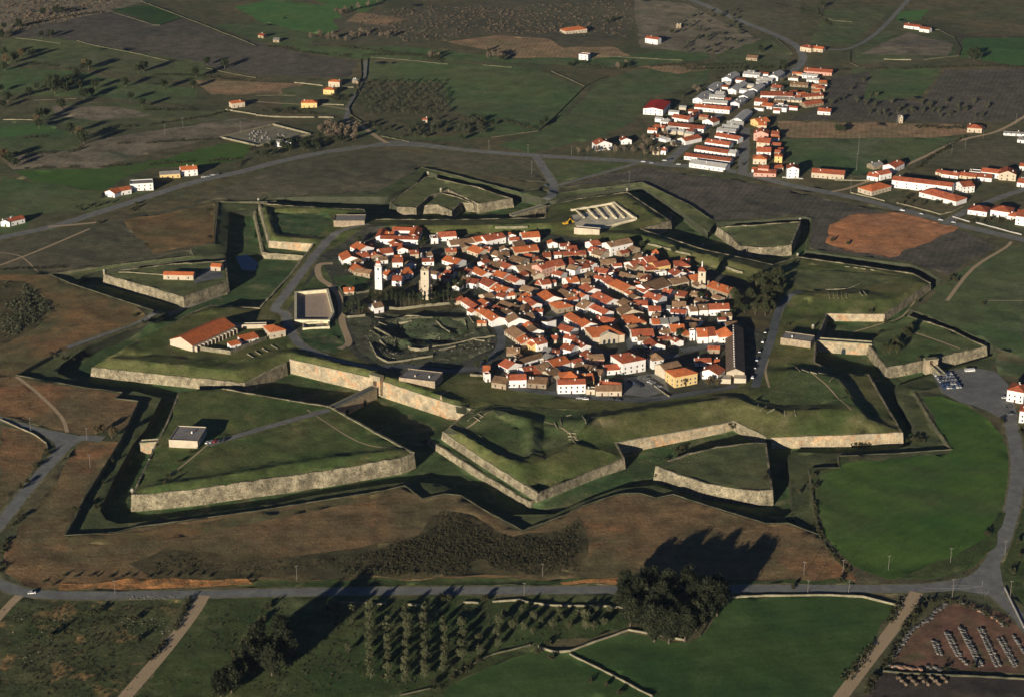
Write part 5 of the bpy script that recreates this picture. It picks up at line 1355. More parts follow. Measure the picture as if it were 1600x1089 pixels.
# coaches
m_('coach_blue', (.05,.09,.22), rough=.3, spec=.4, mid=0, fine=0)
b = MB(); b.box(-5.8, 5.8, -1.25, 1.25, .4, 2.0); b.box(-5.8, 5.8, -1.22, 1.22, 2.72, 3.1); cbod = b.me('body', CARM['car_white'])
b = MB(); b.box(-5.75, 5.75, -1.2, 1.2, 2.001, 2.719); cwin = b.me('window_band', M['window_glass'])
b = MB(); b.box(-3, -1, -.6, .6, 3.101, 3.35); cac = b.me('roof_unit', CARM['car_silver'])
def coach(x, y, z, ang, label, grp, s=1):
    r_ = empty('coach', (x, y, z), ang); mobj('body', cbod, r_); mobj('window_band', cwin, r_); mobj('roof_unit', cac, r_)
    for u in (-3.6, 3.7):
        for v in (-1.15, 1.15): w_ = mobj('wheel', CW, r_, (u, v, .45)); w_.scale = (1.4, 1.4, 1.4)
    r_.scale = (s, 1, s); return tag(r_, label, 'coach', grp)
rows_ = ['back', 'second', 'third', 'fourth', 'front']; rd_ = random.Random(8)
for i, (x, y) in enumerate([(1461,586.5),(1464.5,591.5),(1468,596.5),(1471.5,601.5),(1475,606.5)]):
    for k_ in range(6):
        c_ = rd_.choice(['car_white','car_white','car_white','car_silver','car_blue']); car(x+k_*4.9, y-k_*.35, R(96)+rd_.uniform(-.05, .05), c_, f"{CN[c_]} car, {nth(k_+1)} from left in the {rows_[i]} row of the parking lot", 'cars in rows on the parking lot')
p = at(1515, 579.5); coach(p.x, p.y, p.z, R(8), 'white minibus parked alone by the upper kerb of the lot', None, .6)

# excavator by the dig
er = empty('excavator', at(884, 352), R(25)); m_('machine_yellow', (.62,.36,.03), rough=.4, spec=.4, mid=.1)
b = MB(); b.box(-2.2, 2.2, -1.5, -.8, 0, .9); b.box(-2.2, 2.2, .8, 1.5, 0, .9); b.build('track', M['tyre'], er)
b = MB(); b.box(-2.4, 1.6, -1.4, 1.4, .95, 2.3); b.box(.2, 1.7, -1.4, -.2, 2.301, 3.3); b.build('cab', M['machine_yellow'], er)
b = MB(); b.tube((1.4, .4, 1.8), (4.2, .4, 5), .35, .28); b.tube((4.2, .4, 5), (6.8, .4, 2.4), .28, .2); b.box(6.3, 7.6, -.2, 1, 1.2, 2.5); b.build('boom', M['machine_yellow'], er)
tag(er, 'yellow excavator working beside the excavated bastion', 'excavator')
# stone yard: stacks of slabs
b = MB()
for k_ in range(3): b.box(-.9, .9, -1.2+k_*.03, 1.2-k_*.05, k_*.42+.01, k_*.42+.38)
sm1 = b.me('slab_stack', mat('slab_pale', (.22,.21,.19), c2=(.14,.135,.12), s1=.5, s2=1.5)); sm2 = b.me('slab_stack', mat('slab_grey', (.12,.118,.115), c2=(.19,.185,.175), s1=.4, s2=1)); sm3 = b.me('slab_stack', mat('slab_warm', (.38,.24,.17), c2=(.3,.2,.15), s1=.4, s2=1))
RW = [((780,590),(900,830)),((815,595),(940,830)),((930,540),(1130,940)),((975,570),(1165,930)),((1130,550),(1310,940)),((1160,545),(1350,930)),((1335,655),(1500,940)),((1375,650),(1525,930)),((1490,620),(1600,800)),((650,680),(700,810)),((690,690),(740,820)),((940,860),(1000,920))]
for i, (a, b_) in enumerate(RW):
    n = max(3, int(math.hypot((b_[0]-a[0]), (b_[1]-a[1])*2)/34))
    for k_ in range(n):
        t = k_/(n-1); p = at(*tp(Y0, a[0]+(b_[0]-a[0])*t, a[1]+(b_[1]-a[1])*t)); s_ = mobj('slab_stack', random.choice((sm1, sm2, sm2)), None, p); s_.rotation_euler.z = R(60)+random.uniform(-.2, .2)
        s_.scale = (random.uniform(.35, .6), random.uniform(.5, .85), random.uniform(.3, .8)); tag(s_, f"pale slab stack, {ORD[k_]} from the far end, {ORD[i]} row of the stone yard", 'slab stack', 'slab stacks in the stone yard')
for i, (a, b_, mm) in enumerate([((240,850),(430,560),sm1),((430,560),(630,440),sm2),((640,400),(790,290),sm2),((930,265),(960,285),sm1),((1130,370),(1220,400),sm3),((1260,410),(1380,510),sm3),((200,940),(530,970),sm3),((600,950),(730,975),sm2)]):
    n = max(2, int(math.hypot(b_[0]-a[0], (b_[1]-a[1])*2)/24))
    for k_ in range(n):
        t = k_/max(1, n-1); p = at(*tp(Y0, a[0]+(b_[0]-a[0])*t+random.uniform(-8, 8), a[1]+(b_[1]-a[1])*t+random.uniform(-8, 8))); s_ = mobj('slab_stack', mm if random.random() < .7 else sm1, None, p); s_.rotation_euler.z = random.uniform(0, 3); s_.scale = (random.uniform(.4, 1.1), random.uniform(.4, 1.0), random.uniform(.3, .8))
        tag(s_, f"cut stone heap edging the yard, {ORD[k_]} of the {ORD[i]} edge line", 'stone heap', 'stone heaps round the yard')
m_('straw', (.13,.10,.07), c2=(.17,.13,.09), s1=.4, s2=1); b = MB(); b.tube((-.9,0,.8), (.9,0,.8), .8, .8, 12); hb = b.me('bale', M['straw'])
for i in range(14):
    p = at(*tp((1060,719,2.943), 1010+i*17, 1005+(i % 3)*14)); o = mobj('bale', hb, None, p); o.rotation_euler.z = random.uniform(0, 3); tag(o, f"pale round bale in the dark plot below the stone yard, {ORD[i]} from the left", 'bale', 'round bales')
# poles
m_('pole_concrete', (.2,.185,.165), mid=.1, fine=0)
def pole(px, py, h, label):
    b = MB(); b.cyl(0, 0, -.5, h, .14, .08, 6); p = at(px, py); r_ = empty('utility_pole', p, R(random.choice((0, 20, -30)))); b.build('shaft', M['pole_concrete'], r_)
    b = MB(); b.box(-.9, .9, -.06, .06, h-.7, h-.58); b.build('crossarm', M['pole_concrete'], r_)
    for x in (-.8, 0, .8):
        b = MB(); b.cyl(x, 0, h-.578, h-.35, .06, .05, 5); b.build('insulator', M['chimney_white'], r_)
    tag(r_, label, 'utility pole', 'utility poles')
for px, py, h, wh in [(1338,268,17,'in the meadow above the ring road, nearer of the two tall masts'),(1341,241,17,'in the meadow above the ring road, farther of the two tall masts'),(1329,302,14,'by the orange school pavilion'),(1401,197,14,'on the tan strip left of the pale hut'),(1508,232,9,'along the lane at right, upper one'),(1487,241,9,'along the lane at right, lower one'),(1536,217,12,'near the lone red roofed house at right'),(1587,196,12,'at the far right edge beside the lane'),(258,212,11,'in the pale scrub at left, first'),(286,200,11,'in the pale scrub at left, second'),(376,206,11,'left of the cemetery corner'),(831,272,12,'in the brown field above the double ravelin'),(983,285,10,'near the crest of the excavated bastion'),(764,234,9,'right of the far olive grove by the ring road'),(825,240,9,'by the ring road right of the grove'),(893,243,9,'by the ring road left of the red roofed sports house'),(1256,897,8,'in the brown slope right of the tall dark trees'),(1317,894,8,'at the corner of brown slope and green field'),(1388,890,9,'at the near edge of the bright green field'),(1485,878,9,'near the road curve of the bright green field'),(819,930,8,'by the near road in the middle'),(180,929,9,'by the near road at left'),(464,906,9,'left of the great tree shadow on the near road'),(848,900,8,'in the scrub above the near road'),(48,674,10,'in the road fork at far left'),(141,730,9,'on the brown slope right of the left road'),(1146,930,8,'beside the near road right of the dark trees'),(1262,926,8,'above the pale wall of the green field'),(1326,926,8,'above the right half of the pale wall'),(1488,932,11,'at the lower right road junction'),(1578,935,11,'by the lower right road beside the white kerb'),(1493,352,9,'by the ring road in front of the clinic'),(136,686,8,'beside the outer gate road'),(1570,866,9,'by the curved road at the right edge')]:
    pole(px, py, h, 'thin pole '+wh)
# ---------------------------------------------------------------- vegetation
def leafm(k, c, c2): return m_(k, c, c2, s1=.25, s2=1.2, mid=.3, fine=.35, rough=.8, spec=.15, objrand=.15)
leafm('dark_foliage', (.022,.032,.014), (.04,.048,.02)); leafm('olive_foliage', (.045,.05,.028), (.075,.078,.045)); leafm('cypress_foliage', (.024,.034,.016), (.04,.048,.022))
leafm('pine_foliage', (.03,.038,.016), (.055,.055,.024)); leafm('eucalyptus_foliage', (.016,.021,.011), (.032,.036,.017)); leafm('bare_twigs', (.13,.10,.07), (.17,.135,.09)); leafm('rusty_foliage', (.13,.085,.04), (.10,.09,.045)); leafm('scrub_foliage', (.034,.034,.018), (.055,.048,.026)); leafm('orchard_foliage', (.06,.068,.032), (.09,.094,.048)); leafm('hedge_foliage', (.034,.038,.018), (.055,.052,.026))
m_('bark', (.12,.095,.07), s2=2)
def crown_me(name, mk, seed, rx, rz, z0, clumps, leaves, ls, lumpy=.35, top=1.0, cone=0.0):
    rd = random.Random(seed); V = []; F = []
    cs = []
    for i in range(clumps):
        th = rd.uniform(0, 6.283); u = rd.uniform(-1, 1); r = rd.uniform(.25, .8)
        x = math.cos(th)*math.sqrt(1-u*u)*r; y = math.sin(th)*math.sqrt(1-u*u)*r; z = u*r
        k = 1-cone*(z+1)/2
        cs.append((x*rx*k, y*rx*k, z0+rz+z*rz, rx*lumpy*rd.uniform(.7, 1.3)*(1 if not cone else max(.35, k))))
    for cx, cy, cz, cr in cs:
        # solid core of the clump: small irregular octahedron
        n = len(V); q = cr*.62
        V += [(cx+q*rd.uniform(.7, 1.2), cy, cz), (cx-q*rd.uniform(.7, 1.2), cy, cz), (cx, cy+q*rd.uniform(.7, 1.2), cz), (cx, cy-q*rd.uniform(.7, 1.2), cz), (cx, cy, cz+q), (cx, cy, cz-q)]
        F += [(n+a, n+b, n+c) for a, b, c in ((0,2,4),(2,1,4),(1,3,4),(3,0,4),(2,0,5),(1,2,5),(3,1,5),(0,3,5))]
        for l in range(leaves):
            d = Vector((rd.gauss(0, 1), rd.gauss(0, 1), rd.gauss(0, 1))).normalized()*cr*rd.uniform(.5, 1.15)
            p = Vector((cx, cy, cz))+d; a = Vector((rd.gauss(0, 1), rd.gauss(0, 1), rd.gauss(0, 1))).normalized()*ls*rd.uniform(.6, 1.3); b_ = a.orthogonal().normalized()*ls*rd.uniform(.5, 1)
            n = len(V); V += [tuple(p-a), tuple(p+b_), tuple(p+a*.9-b_*.3)]; F.append((n, n+1, n+2))
    return mesh(name, V, F, M[mk])
def trunk_me(h, r, z1, seed, limbs=4, spread=1.5):
    rd = random.Random(seed); b = MB(); b.tube((0,0,-.6), (rd.uniform(-.2,.2), rd.uniform(-.2,.2), z1), r, r*.6)
    for i in range(limbs):
        t = rd.uniform(0, 6.28); b.tube((0, 0, z1*.75), (math.cos(t)*spread, math.sin(t)*spread, z1+h*rd.uniform(.15, .35)), r*.5, r*.2, 5)
    return b.me('trunk', M['bark'])
KIND = {}
def kind(k, name, n, mk, rx, rz, z0, clumps, leaves, ls, tr, **kw):
    KIND[k] = (name, [(crown_me('crown', mk, 11*i+len(k), rx, rz, z0, clumps, leaves, ls, **kw), trunk_me(2*rz, tr, z0+rz*.5, i+3, 4, rx*.45)) for i in range(n)])
kind('tall', 'eucalyptus_tree', 4, 'eucalyptus_foliage', 5.8, 8.6, 1.2, 100, 44, .6, .5, lumpy=.36, cone=.15)
kind('round', 'broadleaf_tree', 4, 'dark_foliage', 3.4, 2.8, 1.6, 24, 34, .42, .28)
kind('olive', 'olive_tree', 3, 'olive_foliage', 1.9, 1.5, .9, 10, 24, .3, .18)
kind('orchard', 'orchard_tree', 4, 'orchard_foliage', 2.4, 2.3, .9, 24, 34, .32, .18, lumpy=.42, cone=.05)
kind('cypress', 'cypress_tree', 3, 'cypress_foliage', 1.7, 6.5, .5, 34, 26, .32, .2, lumpy=.5, cone=.6)
kind('pine', 'park_tree', 4, 'pine_foliage', 4.2, 4.2, 2.2, 32, 38, .45, .35)
kind('bare', 'bare_tree', 4, 'bare_twigs', 2.8, 3.2, 1.6, 20, 40, .22, .2, lumpy=.45)
kind('rusty', 'autumn_tree', 3, 'rusty_foliage', 3.6, 3.6, 1.8, 26, 36, .38, .28)
kind('bush', 'bush', 4, 'hedge_foliage', 1.5, 1.0, 0, 8, 26, .26, .1)
TREES = []
def tree(k, px, py, s=1.0, grp=None, desc=None, xyz=None):
    name, vs = KIND[k]; v = random.choice(vs); p = xyz or at(px, py)
    r_ = empty(name, p, random.uniform(0, 6.28)); f = s*random.uniform(.85, 1.15); r_.scale = (f, f, f*random.uniform(.92, 1.1))
    mobj('crown', v[0], r_)
    if k != 'bush': mobj('trunk', v[1], r_)
    TREES.append((r_, grp, desc, name)); return r_
def trees(k, t, pts, s, grp, desc):
    for x, y in pts: tree(k, *tp(t, x, y), s*random.uniform(.9, 1.1), grp, desc)
ONE = (0,0,1)
trees('tall', ONE, [(985,978),(1010,988),(1035,994),(1062,994),(1088,985),(1108,962),(998,952),(1030,960),(1058,955),(1085,955),(1118,945),(974,955),(1048,975),(1100,975),(1018,970),(1022,1002),(1045,1005),(1070,1002),(1120,962),(990,940),(1015,932),(1045,936),(1075,932),(1100,938),(1125,950),(978,932)], 1.05, 'tall dark trees beside the near road', 'tall dark eucalyptus in the clump by the near road')
trees('tall', ONE, [(372,1062),(398,1052),(418,1030),(440,1016),(402,1022),(362,1082),(425,1055),(385,1040),(345,1092),(445,1035)], .95, 'tall dark trees at lower left', 'tall dark tree in the lower left clump casting a long shadow')
F5 = (530,719,2.943)
cols = [(140,690,1005,8),(222,745,1020,7),(305,700,1025,9),(393,700,1000,8),(480,755,975,6),(565,765,915,4),(645,830,890,2),(730,760,855,3),(800,775,800,1),(890,735,800,2),(982,770,800,1),(1060,775,800,1),(1130,730,775,2),(1215,760,760,1),(55,700,750,2),(-10,700,740,2),(40,880,880,1)]
for ci, (x, ya, yb, n) in enumerate(cols):
    for k_ in range(n): tree('orchard', *tp(F5, x+random.uniform(-5, 5), ya+(yb-ya)*k_/max(1, n-1)), 1.05, 'orchard trees in rows', 'slender orchard tree')
trees('bush', F5, [(910,885),(975,915),(1155,1020),(1225,1040),(1285,1075),(600,945),(640,925),(560,980),(520,1005),(960,850),(470,640),(500,645),(660,645),(680,645),(440,1030)], 1.5, 'bushes near the orchard', 'dark round bush near the orchard walls')
# upper left countryside
trees('round', TL, [(150,345),(10,245),(25,352),(205,358),(30,445),(95,388),(300,560),(325,570),(345,590),(370,560),(390,540),(410,575),(430,520),(445,555),(350,530),(310,520),(480,500),(520,440),(555,440),(595,560),(500,555),(575,605),(525,625),(250,755),(245,805),(290,735),(385,690),(500,885),(525,905),(25,1000),(60,1030),(100,1045),(865,460),(900,450),(785,548),(1025,560),(1205,555),(1225,490),(1405,430),(1295,412),(815,630),(890,675),(445,840),(180,600),(230,560),(10,580),(50,640),(20,680),(320,240),(260,240),(120,180),(30,190),(270,100),(350,90),(390,95)], 1.55, 'dark trees of the upper left pastures', 'dark round tree in the upper left pastures')
trees('rusty', TL, [(130,360),(10,230),(40,410),(230,780),(20,1010),(500,870),(540,430)], 1.5, 'autumn trees of the upper left pastures', 'rusty tinted tree in the upper left pastures')
trees('bare', TC, [(340,245),(400,240),(450,255),(480,250),(510,260),(560,265),(600,250),(640,240),(660,225),(700,235),(780,240),(820,245),(850,230),(1090,372),(1110,365),(1140,372),(1450,372),(1480,365),(1510,372),(1540,378),(500,90),(530,95),(560,85),(600,70),(640,65),(700,50),(760,20)], 1.25, 'bare trees along the far stream', 'bare brown tree along the far stream')
trees('bare', TC, [(400+random.uniform(0, 240), 800+random.uniform(0, 90)) for _ in range(26)], 1.2, 'bare trees above the cemetery road bend', 'bare brown tree between cemetery and farm lane')
trees('round', TC, [(60+random.uniform(0, 340), 900+random.uniform(0, 60)-60*random.random()*0) for _ in range(22)]+[(10,980),(60,985),(120,975),(400,870),(440,900),(500,890),(540,900)], 1.0, 'trees in front of the cemetery', 'dark tree in the belt below the cemetery')
trees('bush', TC, [(100+random.uniform(0, 300), 690+random.uniform(-10, 15)) for _ in range(12)]+[(450+random.uniform(0, 130), 610+random.uniform(-15, 30)) for _ in range(14)], 1.4, 'garden bushes of the yellow houses', 'green bush in the gardens of the yellow houses')
og = []
for i in range(9):
    for j in range(13):
        x = 640+j*45+(i % 2)*20+random.uniform(-8, 8); y = 520+i*24+random.uniform(-5, 5)
        if x < 620+(i*6) or x > 1180+i*10: continue
        og.append((x, y))
trees('olive', TC, og, 1.25, 'olive trees of the far grove', 'small olive tree in the far grove')
trees('olive', TC, [(1080+random.uniform(0, 380), 750+random.uniform(0, 90)) for _ in range(42)]+[(880+random.uniform(0, 200), 790+random.uniform(0, 80)) for _ in range(20)], 1.4, 'bushy trees below the far grove', 'grey bushy tree below the far grove')
trees('round', TC, [(740,800),(770,830),(720,780),(1480,790),(1420,760),(840,830)], 1.0, 'dark trees below the far grove', 'dark tree in the hollow below the far grove')
trees('olive', A2, [(860+i*42+random.uniform(-9, 9), 480+(i % 3)*20+random.uniform(-6, 6)) for i in range(14)]+[(880+i*40+random.uniform(-9, 9), 530+random.uniform(-14, 14)) for i in range(14)]+[(700+i*30, 400+random.uniform(-20, 90)) for i in range(8)], 1.6, 'dark olives in the ploughed field at right', 'dark olive dotting the ploughed field at right')
trees('olive', A2, [(random.uniform(0, 280), random.uniform(50, 250)) for _ in range(55)], 1.35, 'olives on the far slope', 'small olive on the slope left of the far road')
trees('round', A2, [(1340,270),(1360,280),(1385,275),(1370,255),(1350,255),(665,38),(735,612),(760,612),(375,245),(480,320),(120,440),(20,450)], 1.3, 'dark trees at upper right', 'dark dense tree at upper right')
trees('bush', A2, [(300+i*18+random.uniform(-6, 6), 318+random.uniform(-5, 5)) for i in range(12)]+[(40+i*22, 322+random.uniform(-6, 6)) for i in range(13)], 1.6, 'hedge bushes behind the suburb', 'low bush on the field edge behind the suburb')
trees('bush', Vt, [(560+random.uniform(0, 420), 640+random.uniform(0, 120)) for _ in range(26)]+[(1130+random.uniform(0, 420), 850+random.uniform(0, 60)) for _ in range(22)]+[(780+i*28, 385-i*17) for i in range(12)], 1.5, 'garden bushes of the school and clinic', 'dark bush in the garden by the school')
trees('bush', Vt, [(700+i*26+random.uniform(-5, 5), 110+random.uniform(-10, 10)) for i in range(16)], 1.3, 'bush row on the tan field', 'small bush in the row on the tan field')
trees('bare', U, [(30,700),(60,740),(100,700),(120,820),(40,830),(160,810),(230,700),(280,760),(210,660),(450,280),(480,300),(860,240),(1240,190),(1180,210)], 1.0, 'bare trees at the suburb edge', 'bare garden tree at the left edge of the suburb')
trees('bush', U, [(860+random.uniform(-8, 8), 900),(800,930),(360,880),(330,860),(420,890),(500,905),(580,920),(1150,830),(1180,760),(1090,720),(1110,930),(1060,980),(700,960),(640,180),(690,240),(870,250),(800,360),(430,600),(450,640),(610,600),(250,620)], 1.3, 'garden bushes of the suburb', 'garden bush between the suburb houses')
trees('round', A1, [(690,250),(720,270),(750,285),(420,270),(450,275),(1120,300),(1090,300),(1060,310),(1300,320),(1330,310),(1260,100),(1230,110),(1530,160),(560,650+0),(950,570),(930,590)], 1.0, 'dark trees in the middle distance', 'dark tree along the far hedges')
trees('bare', A1, [(1100+i*42, 705+random.uniform(-5, 5)) for i in range(9)]+[(1280,320),(1320,300),(680,240),(740,260)], 1.0, 'roadside bare trees before the suburb', 'bare roadside tree before the suburb')
# town trees
trees('cypress', T4, [(405,850),(432,858),(520,872),(552,876),(600,872),(640,884),(682,886),(722,880),(762,872),(800,868),(868,880),(900,884),(948,878),(1080,846),(1120,838),(1190,850),(235,940),(300,944),(268,905),(470,850),(580,850),(845,860),(1160,860)], 1.05, 'dark cypresses below the two towers', 'dark slender cypress below the two towers')
trees('round', T4, [(1010,820),(1050,700),(1250,700),(1000,760),(1240,640),(560,290),(300,300),(180,560),(640,330),(900,300),(870,340)], .95, 'dark trees among the upper town houses', 'dark tree among the upper left town houses')
trees('pine', T6, [(1130,700),(1100,660),(1250,520),(1300,500),(1345,560),(1400,505),(1450,475),(1505,455),(1385,620),(1430,600),(1480,560),(1335,700),(1400,720),(1455,680),(1500,620),(1295,780),(1385,790),(1440,760),(1530,520),(1130,760),(1250,660),(1340,470)], 1.0, 'park trees right of the church', 'broad park tree between the church and the right bastion')
trees('round', T6, [(980,305),(600,570),(880,575),(560,590),(790,650),(1080,800),(600,1000),(960,830),(250,170),(300,360),(60,440),(1200,760),(540,220)], .9, 'dark trees among the right town houses', 'dark tree between the right town houses')
trees('round', T7, [(540,330),(230,690),(150,740),(640,200),(870,440)], .8, 'dark trees at the left edge of town', 'dark tree near the leftmost town houses'); trees('rusty', T8, [(1130,880),(1180,900),(1090,900),(880,900),(900,880)], .7, 'garden trees by the yellow mansion', 'rust coloured garden tree right of the yellow mansion')
E5 = (1200,330,4)
trees('pine', E5, [(850,785),(875,800),(790,850),(760,890),(805,890),(725,885),(885,770),(830,870)], .75, 'trees on the east gate ravelin', 'green tree standing on the east gate ravelin')
trees('bush', E5, [(690,775),(735,700),(640,640),(500,210),(400,190),(1130,440),(1150,425),(1180,440),(930,580),(1345,590),(120,720),(940,930)], 1.6, 'bushes round the right bastion', 'low bush near the ditch of the right bastion')
trees('bush', (1150,530,4), [(720+i*25+random.uniform(-6, 6), 665+random.uniform(-8, 8)) for i in range(5)]+[(1080+i*22, 635+random.uniform(-8, 10)) for i in range(5)]+[(190,850),(205,880),(185,880),(400,960),(490,930),(480,860)], 1.5, 'bushes in the ditch of the lower right bastion', 'dark bush in the ditch below the lower right bastion')
trees('bush', (900,570,4), [(640+random.uniform(-40, 40), 545+random.uniform(-15, 15)) for _ in range(7)]+[(960,380),(1000,390),(980,400),(560,600),(500,700)], 1.5, 'bushes in the ditch before the front curtain', 'dark bush in the ditch behind the triangular ravelin')
trees('rusty', (0,530,4), [(720,600),(700,620),(640,580),(600,600)], .75, 'autumn trees by the outer gate', 'rusty bare tree beside the outer gate wall')
trees('bush', (0,530,4), [(320,100),(350,110),(400,130),(460,130),(520,120),(280,700),(300,720),(140,930),(170,900),(1130,770),(1200,710),(1030,900),(1050,860),(700,770),(650,900)], 1.4, 'bushes by the left ditch', 'dark bush along the ditch of the left bastion')
trees('bush', (0,719,2.943), [(440,710),(230,810),(620,740),(630,830),(350,235),(440,220),(160,30),(100,265),(1510,690),(1230,680),(1200,740),(1160,780),(1120,850),(1080,900)], 1.8, 'bushes of the lower left fields', 'dark bush in the rough lower left fields')
trees('bush', L4a_ if False else (0,270,4), [(560,210),(600,215),(650,200),(700,190),(480,220),(510,240),(640,160),(620,320),(850,200),(860,220),(840,900),(900,940)], 1.4, 'bushes along the left ring road', 'bush beside the ring road below the white houses')
trees('bush', (1340,560,6.154), [(600+random.uniform(-20, 60), 780+random.uniform(-20, 20)) for _ in range(5)]+[(700,90),(690,110),(1570,600),(1590,680),(1560,720),(1400,620),(1380,600)], 1.4, 'bushes round the parking lot', 'small bush near the parking lot')
trees('bush', (1060,719,2.943), [(1420,345),(1560,380),(1570,440),(1540,520),(1120,690),(1160,660),(1090,720),(1360,960),(1230,960),(1120,1000),(900,1010),(530,590),(740,560)], 1.6, 'bushes by the lower right junction', 'dark bush near the lower right junction')
trees('bush', (0,719,2.943), [(300+i*52+random.uniform(-15,15), 535+random.uniform(-8,8)) for i in range(14)]+[(200,560),(240,575),(1130,545),(1160,560)], .9, 'bushes over the red earth bank', 'scrubby bush above the red earth bank')
trees('orchard', F5, [(760,720),(840,700),(850,780),(930,760),(1020,740),(1010,700),(1100,720),(1180,700),(1170,780),(1240,700)], .85, 'young orchard trees', 'young orchard tree right of the long rows')
# hedges along the field boundaries
def hedge(t, pts, w_, h, label):
    P = [at(*tp(t, *p)) for p in pts]; rd = random.Random(int(P[0].x*7+P[0].y)); V = []; F = []
    for a, b_ in zip(P[:-1], P[1:]):
        l = (b_-a).length; n = int(l/1.3)
        for i in range(n):
            q = a.lerp(b_, (i+rd.random())/max(1, n)); g = noise.noise(Vector((q.x*.05, q.y*.05, 4)))
            if g < -.22: continue
            s = (1+g)*rd.uniform(.6, 1.25); x, y = q.x+rd.gauss(0, w_*.3), q.y+rd.gauss(0, w_*.3); z = zat(x, y)
            for _ in range(9):
                c = Vector((x+rd.gauss(0, w_*.3), y+rd.gauss(0, w_*.3), z+rd.uniform(0, h)*s)); u = Vector((rd.gauss(0, 1), rd.gauss(0, 1), rd.gauss(0, 1))).normalized()*.75; v = u.orthogonal().normalized()*.6; k = len(V)
                V += [tuple(c-u), tuple(c+v), tuple(c+u-v*.3)]; F.append((k, k+1, k+2))
    if F: tag(mobj('hedge', mesh('hedge', V, F, M['hedge_foliage'])), label, 'hedge', 'hedges between the fields')
for t, pts, w_, h, lb in [
    (TL, [(100,400),(300,410),(500,450)], 3, 2.5, 'dark hedge left of the tree cluster at upper left'),
    (TL, [(0,970),(240,965),(440,955),(520,930)], 3, 2.5, 'long dark hedge below the green strip at far left'),
    (TL, [(0,880),(280,860)], 2.5, 2, 'thin hedge at the far left edge below the pale wall piece'),
    (TL, [(560,905),(900,900),(1380,870)], 2.5, 2, 'hedge through the pale scrub band left of the cemetery'),
    (TL, [(640,810),(900,790),(1250,740),(1420,700)], 2.5, 2, 'hedge above the pale scrub band left of the cemetery'),
    (TL, [(950,470),(1200,475),(1600,510)], 2.5, 2, 'hedge above the tan strip at upper left'),
    (TL, [(900,690),(1280,695)], 2.5, 2, 'hedge below the tan strip at upper left'),
    (TL, [(50,200),(250,140),(480,100),(680,72)], 3, 2.5, 'hedge between brushland and ploughed slope at top left'),
    (TL, [(1580,920),(1530,1000),(1480,1060)], 3, 3, 'dark hedge running down from the cemetery corner'),
    (TL, [(150,1055),(600,1050),(1000,1030),(1500,1000)], 2.5, 2, 'long hedge behind the white roadside houses'),
    (TC, [(0,290),(150,300),(300,330),(580,360)], 3, 2.5, 'dark hedge below the far green meadows'),
    (TC, [(480,340),(700,350),(1000,345),(1200,380)], 3, 2, 'hedge under the far central green strip'),
    (TC, [(0,700),(200,710),(380,715)], 2.5, 2, 'garden hedge below the lowest yellow house'),
    (A1, [(720,550),(900,600)], 2.5, 2, 'low hedge right of the far olive grove'),
    (A1, [(1100,300),(1250,320),(1580,300)], 3, 2.5, 'dark hedge line behind the suburb meadow'),
    (A1, [(0,215),(350,260),(480,290)], 3, 2.5, 'hedge at upper centre under the brown slope'),
    (A2, [(820,320),(1100,318),(1589,310)], 2.5, 2, 'long hedge above the ploughed fields at right'),
    (A2, [(0,310),(280,300),(480,320)], 3, 3, 'dark hedge behind the grey suburb terraces'),
    (A2, [(1090,780),(1200,700),(1330,660)], 2.5, 2, 'hedge along the lane right of the school'),
    (A2, [(450,20),(640,60),(700,120)], 2.5, 2, 'hedge near the top edge right of the far road'),
    ((0,270,4), [(0,610),(300,600),(480,590)], 2, 1.2, 'scrubby line along the breast wall left of the diamond ravelin'),
    ((0,270,4), [(820,250),(850,190),(900,180)], 3, 2.5, 'dark bushes in the dip above the left brown slope'),
    ((530,719,2.943), [(0,525),(180,515),(350,522)], 3, 2.2, 'dark hedge beside the near road left of centre'),
    ((530,719,2.943), [(600,950),(480,1040),(430,1060)], 3, 2, 'thorny hedge curving below the orchard rows'),
    ((1060,719,2.943), [(1020,660),(960,760),(760,1020)], 3, 1.8, 'dark hedge along the right side of the green field'),
    ((1060,719,2.943), [(1120,660),(1040,780),(960,940),(840,1080)], 3, 1.8, 'overgrown verge right of the diagonal dirt track'),
    ((1060,719,2.943), [(610,130),(640,300),(680,400),(790,520)], 2, 1.2, 'weedy line between brown slope and bright green field'),
    ((1060,719,2.943), [(1130,650),(1220,640),(1400,700),(1560,790)], 2.5, 1.8, 'hedge on the upper side of the stone yard'),
    ((0,719,2.943), [(860,640),(820,760),(560,1080)], 2.5, 1.6, 'bramble hedge left of the diagonal dirt track'),
    ((0,719,2.943), [(0,520),(20,400),(60,300),(100,260)], 2.5, 1.5, 'weeds along the left road curve'),
]: hedge(t, pts, w_, h, lb)
# painted lines on the near right junction
m_('road_paint', (.5,.5,.48), s2=2)
def paint(t, pts, w_=.35):
    P = [at(*tp(t, *p)) for p in pts]; Q = []
    for a, b_ in zip(P[:-1], P[1:]):
        n = max(1, int((b_-a).length/2.5))
        for i in range(n): Q.append(tuple(a.lerp(b_, i/n))[:2])
    Q.append(tuple(P[-1])[:2]); Lq, Rq = offs(Q, -w_/2), offs(Q, w_/2); V = []; F = []
    for l_, r2 in zip(Lq, Rq): V += [(l_[0], l_[1], zat(*l_)+.03), (r2[0], r2[1], zat(*r2)+.03)]
    for i in range(len(Q)-1): F.append((2*i, 2*i+1, 2*i+3, 2*i+2))
    tag(mobj('road_marking', mesh('road_marking', V, F, M['road_paint'])), kind='structure')
for pts in [[(560,128),(840,125),(1000,128),(1170,104)],[(845,95),(1000,98),(1170,104)],[(1170,40),(1165,104)],[(1085,190),(1125,160)],[(1120,195),(1160,160)],[(1155,200),(1195,160)],[(1190,205),(1235,150)]]: paint(Y0, pts)
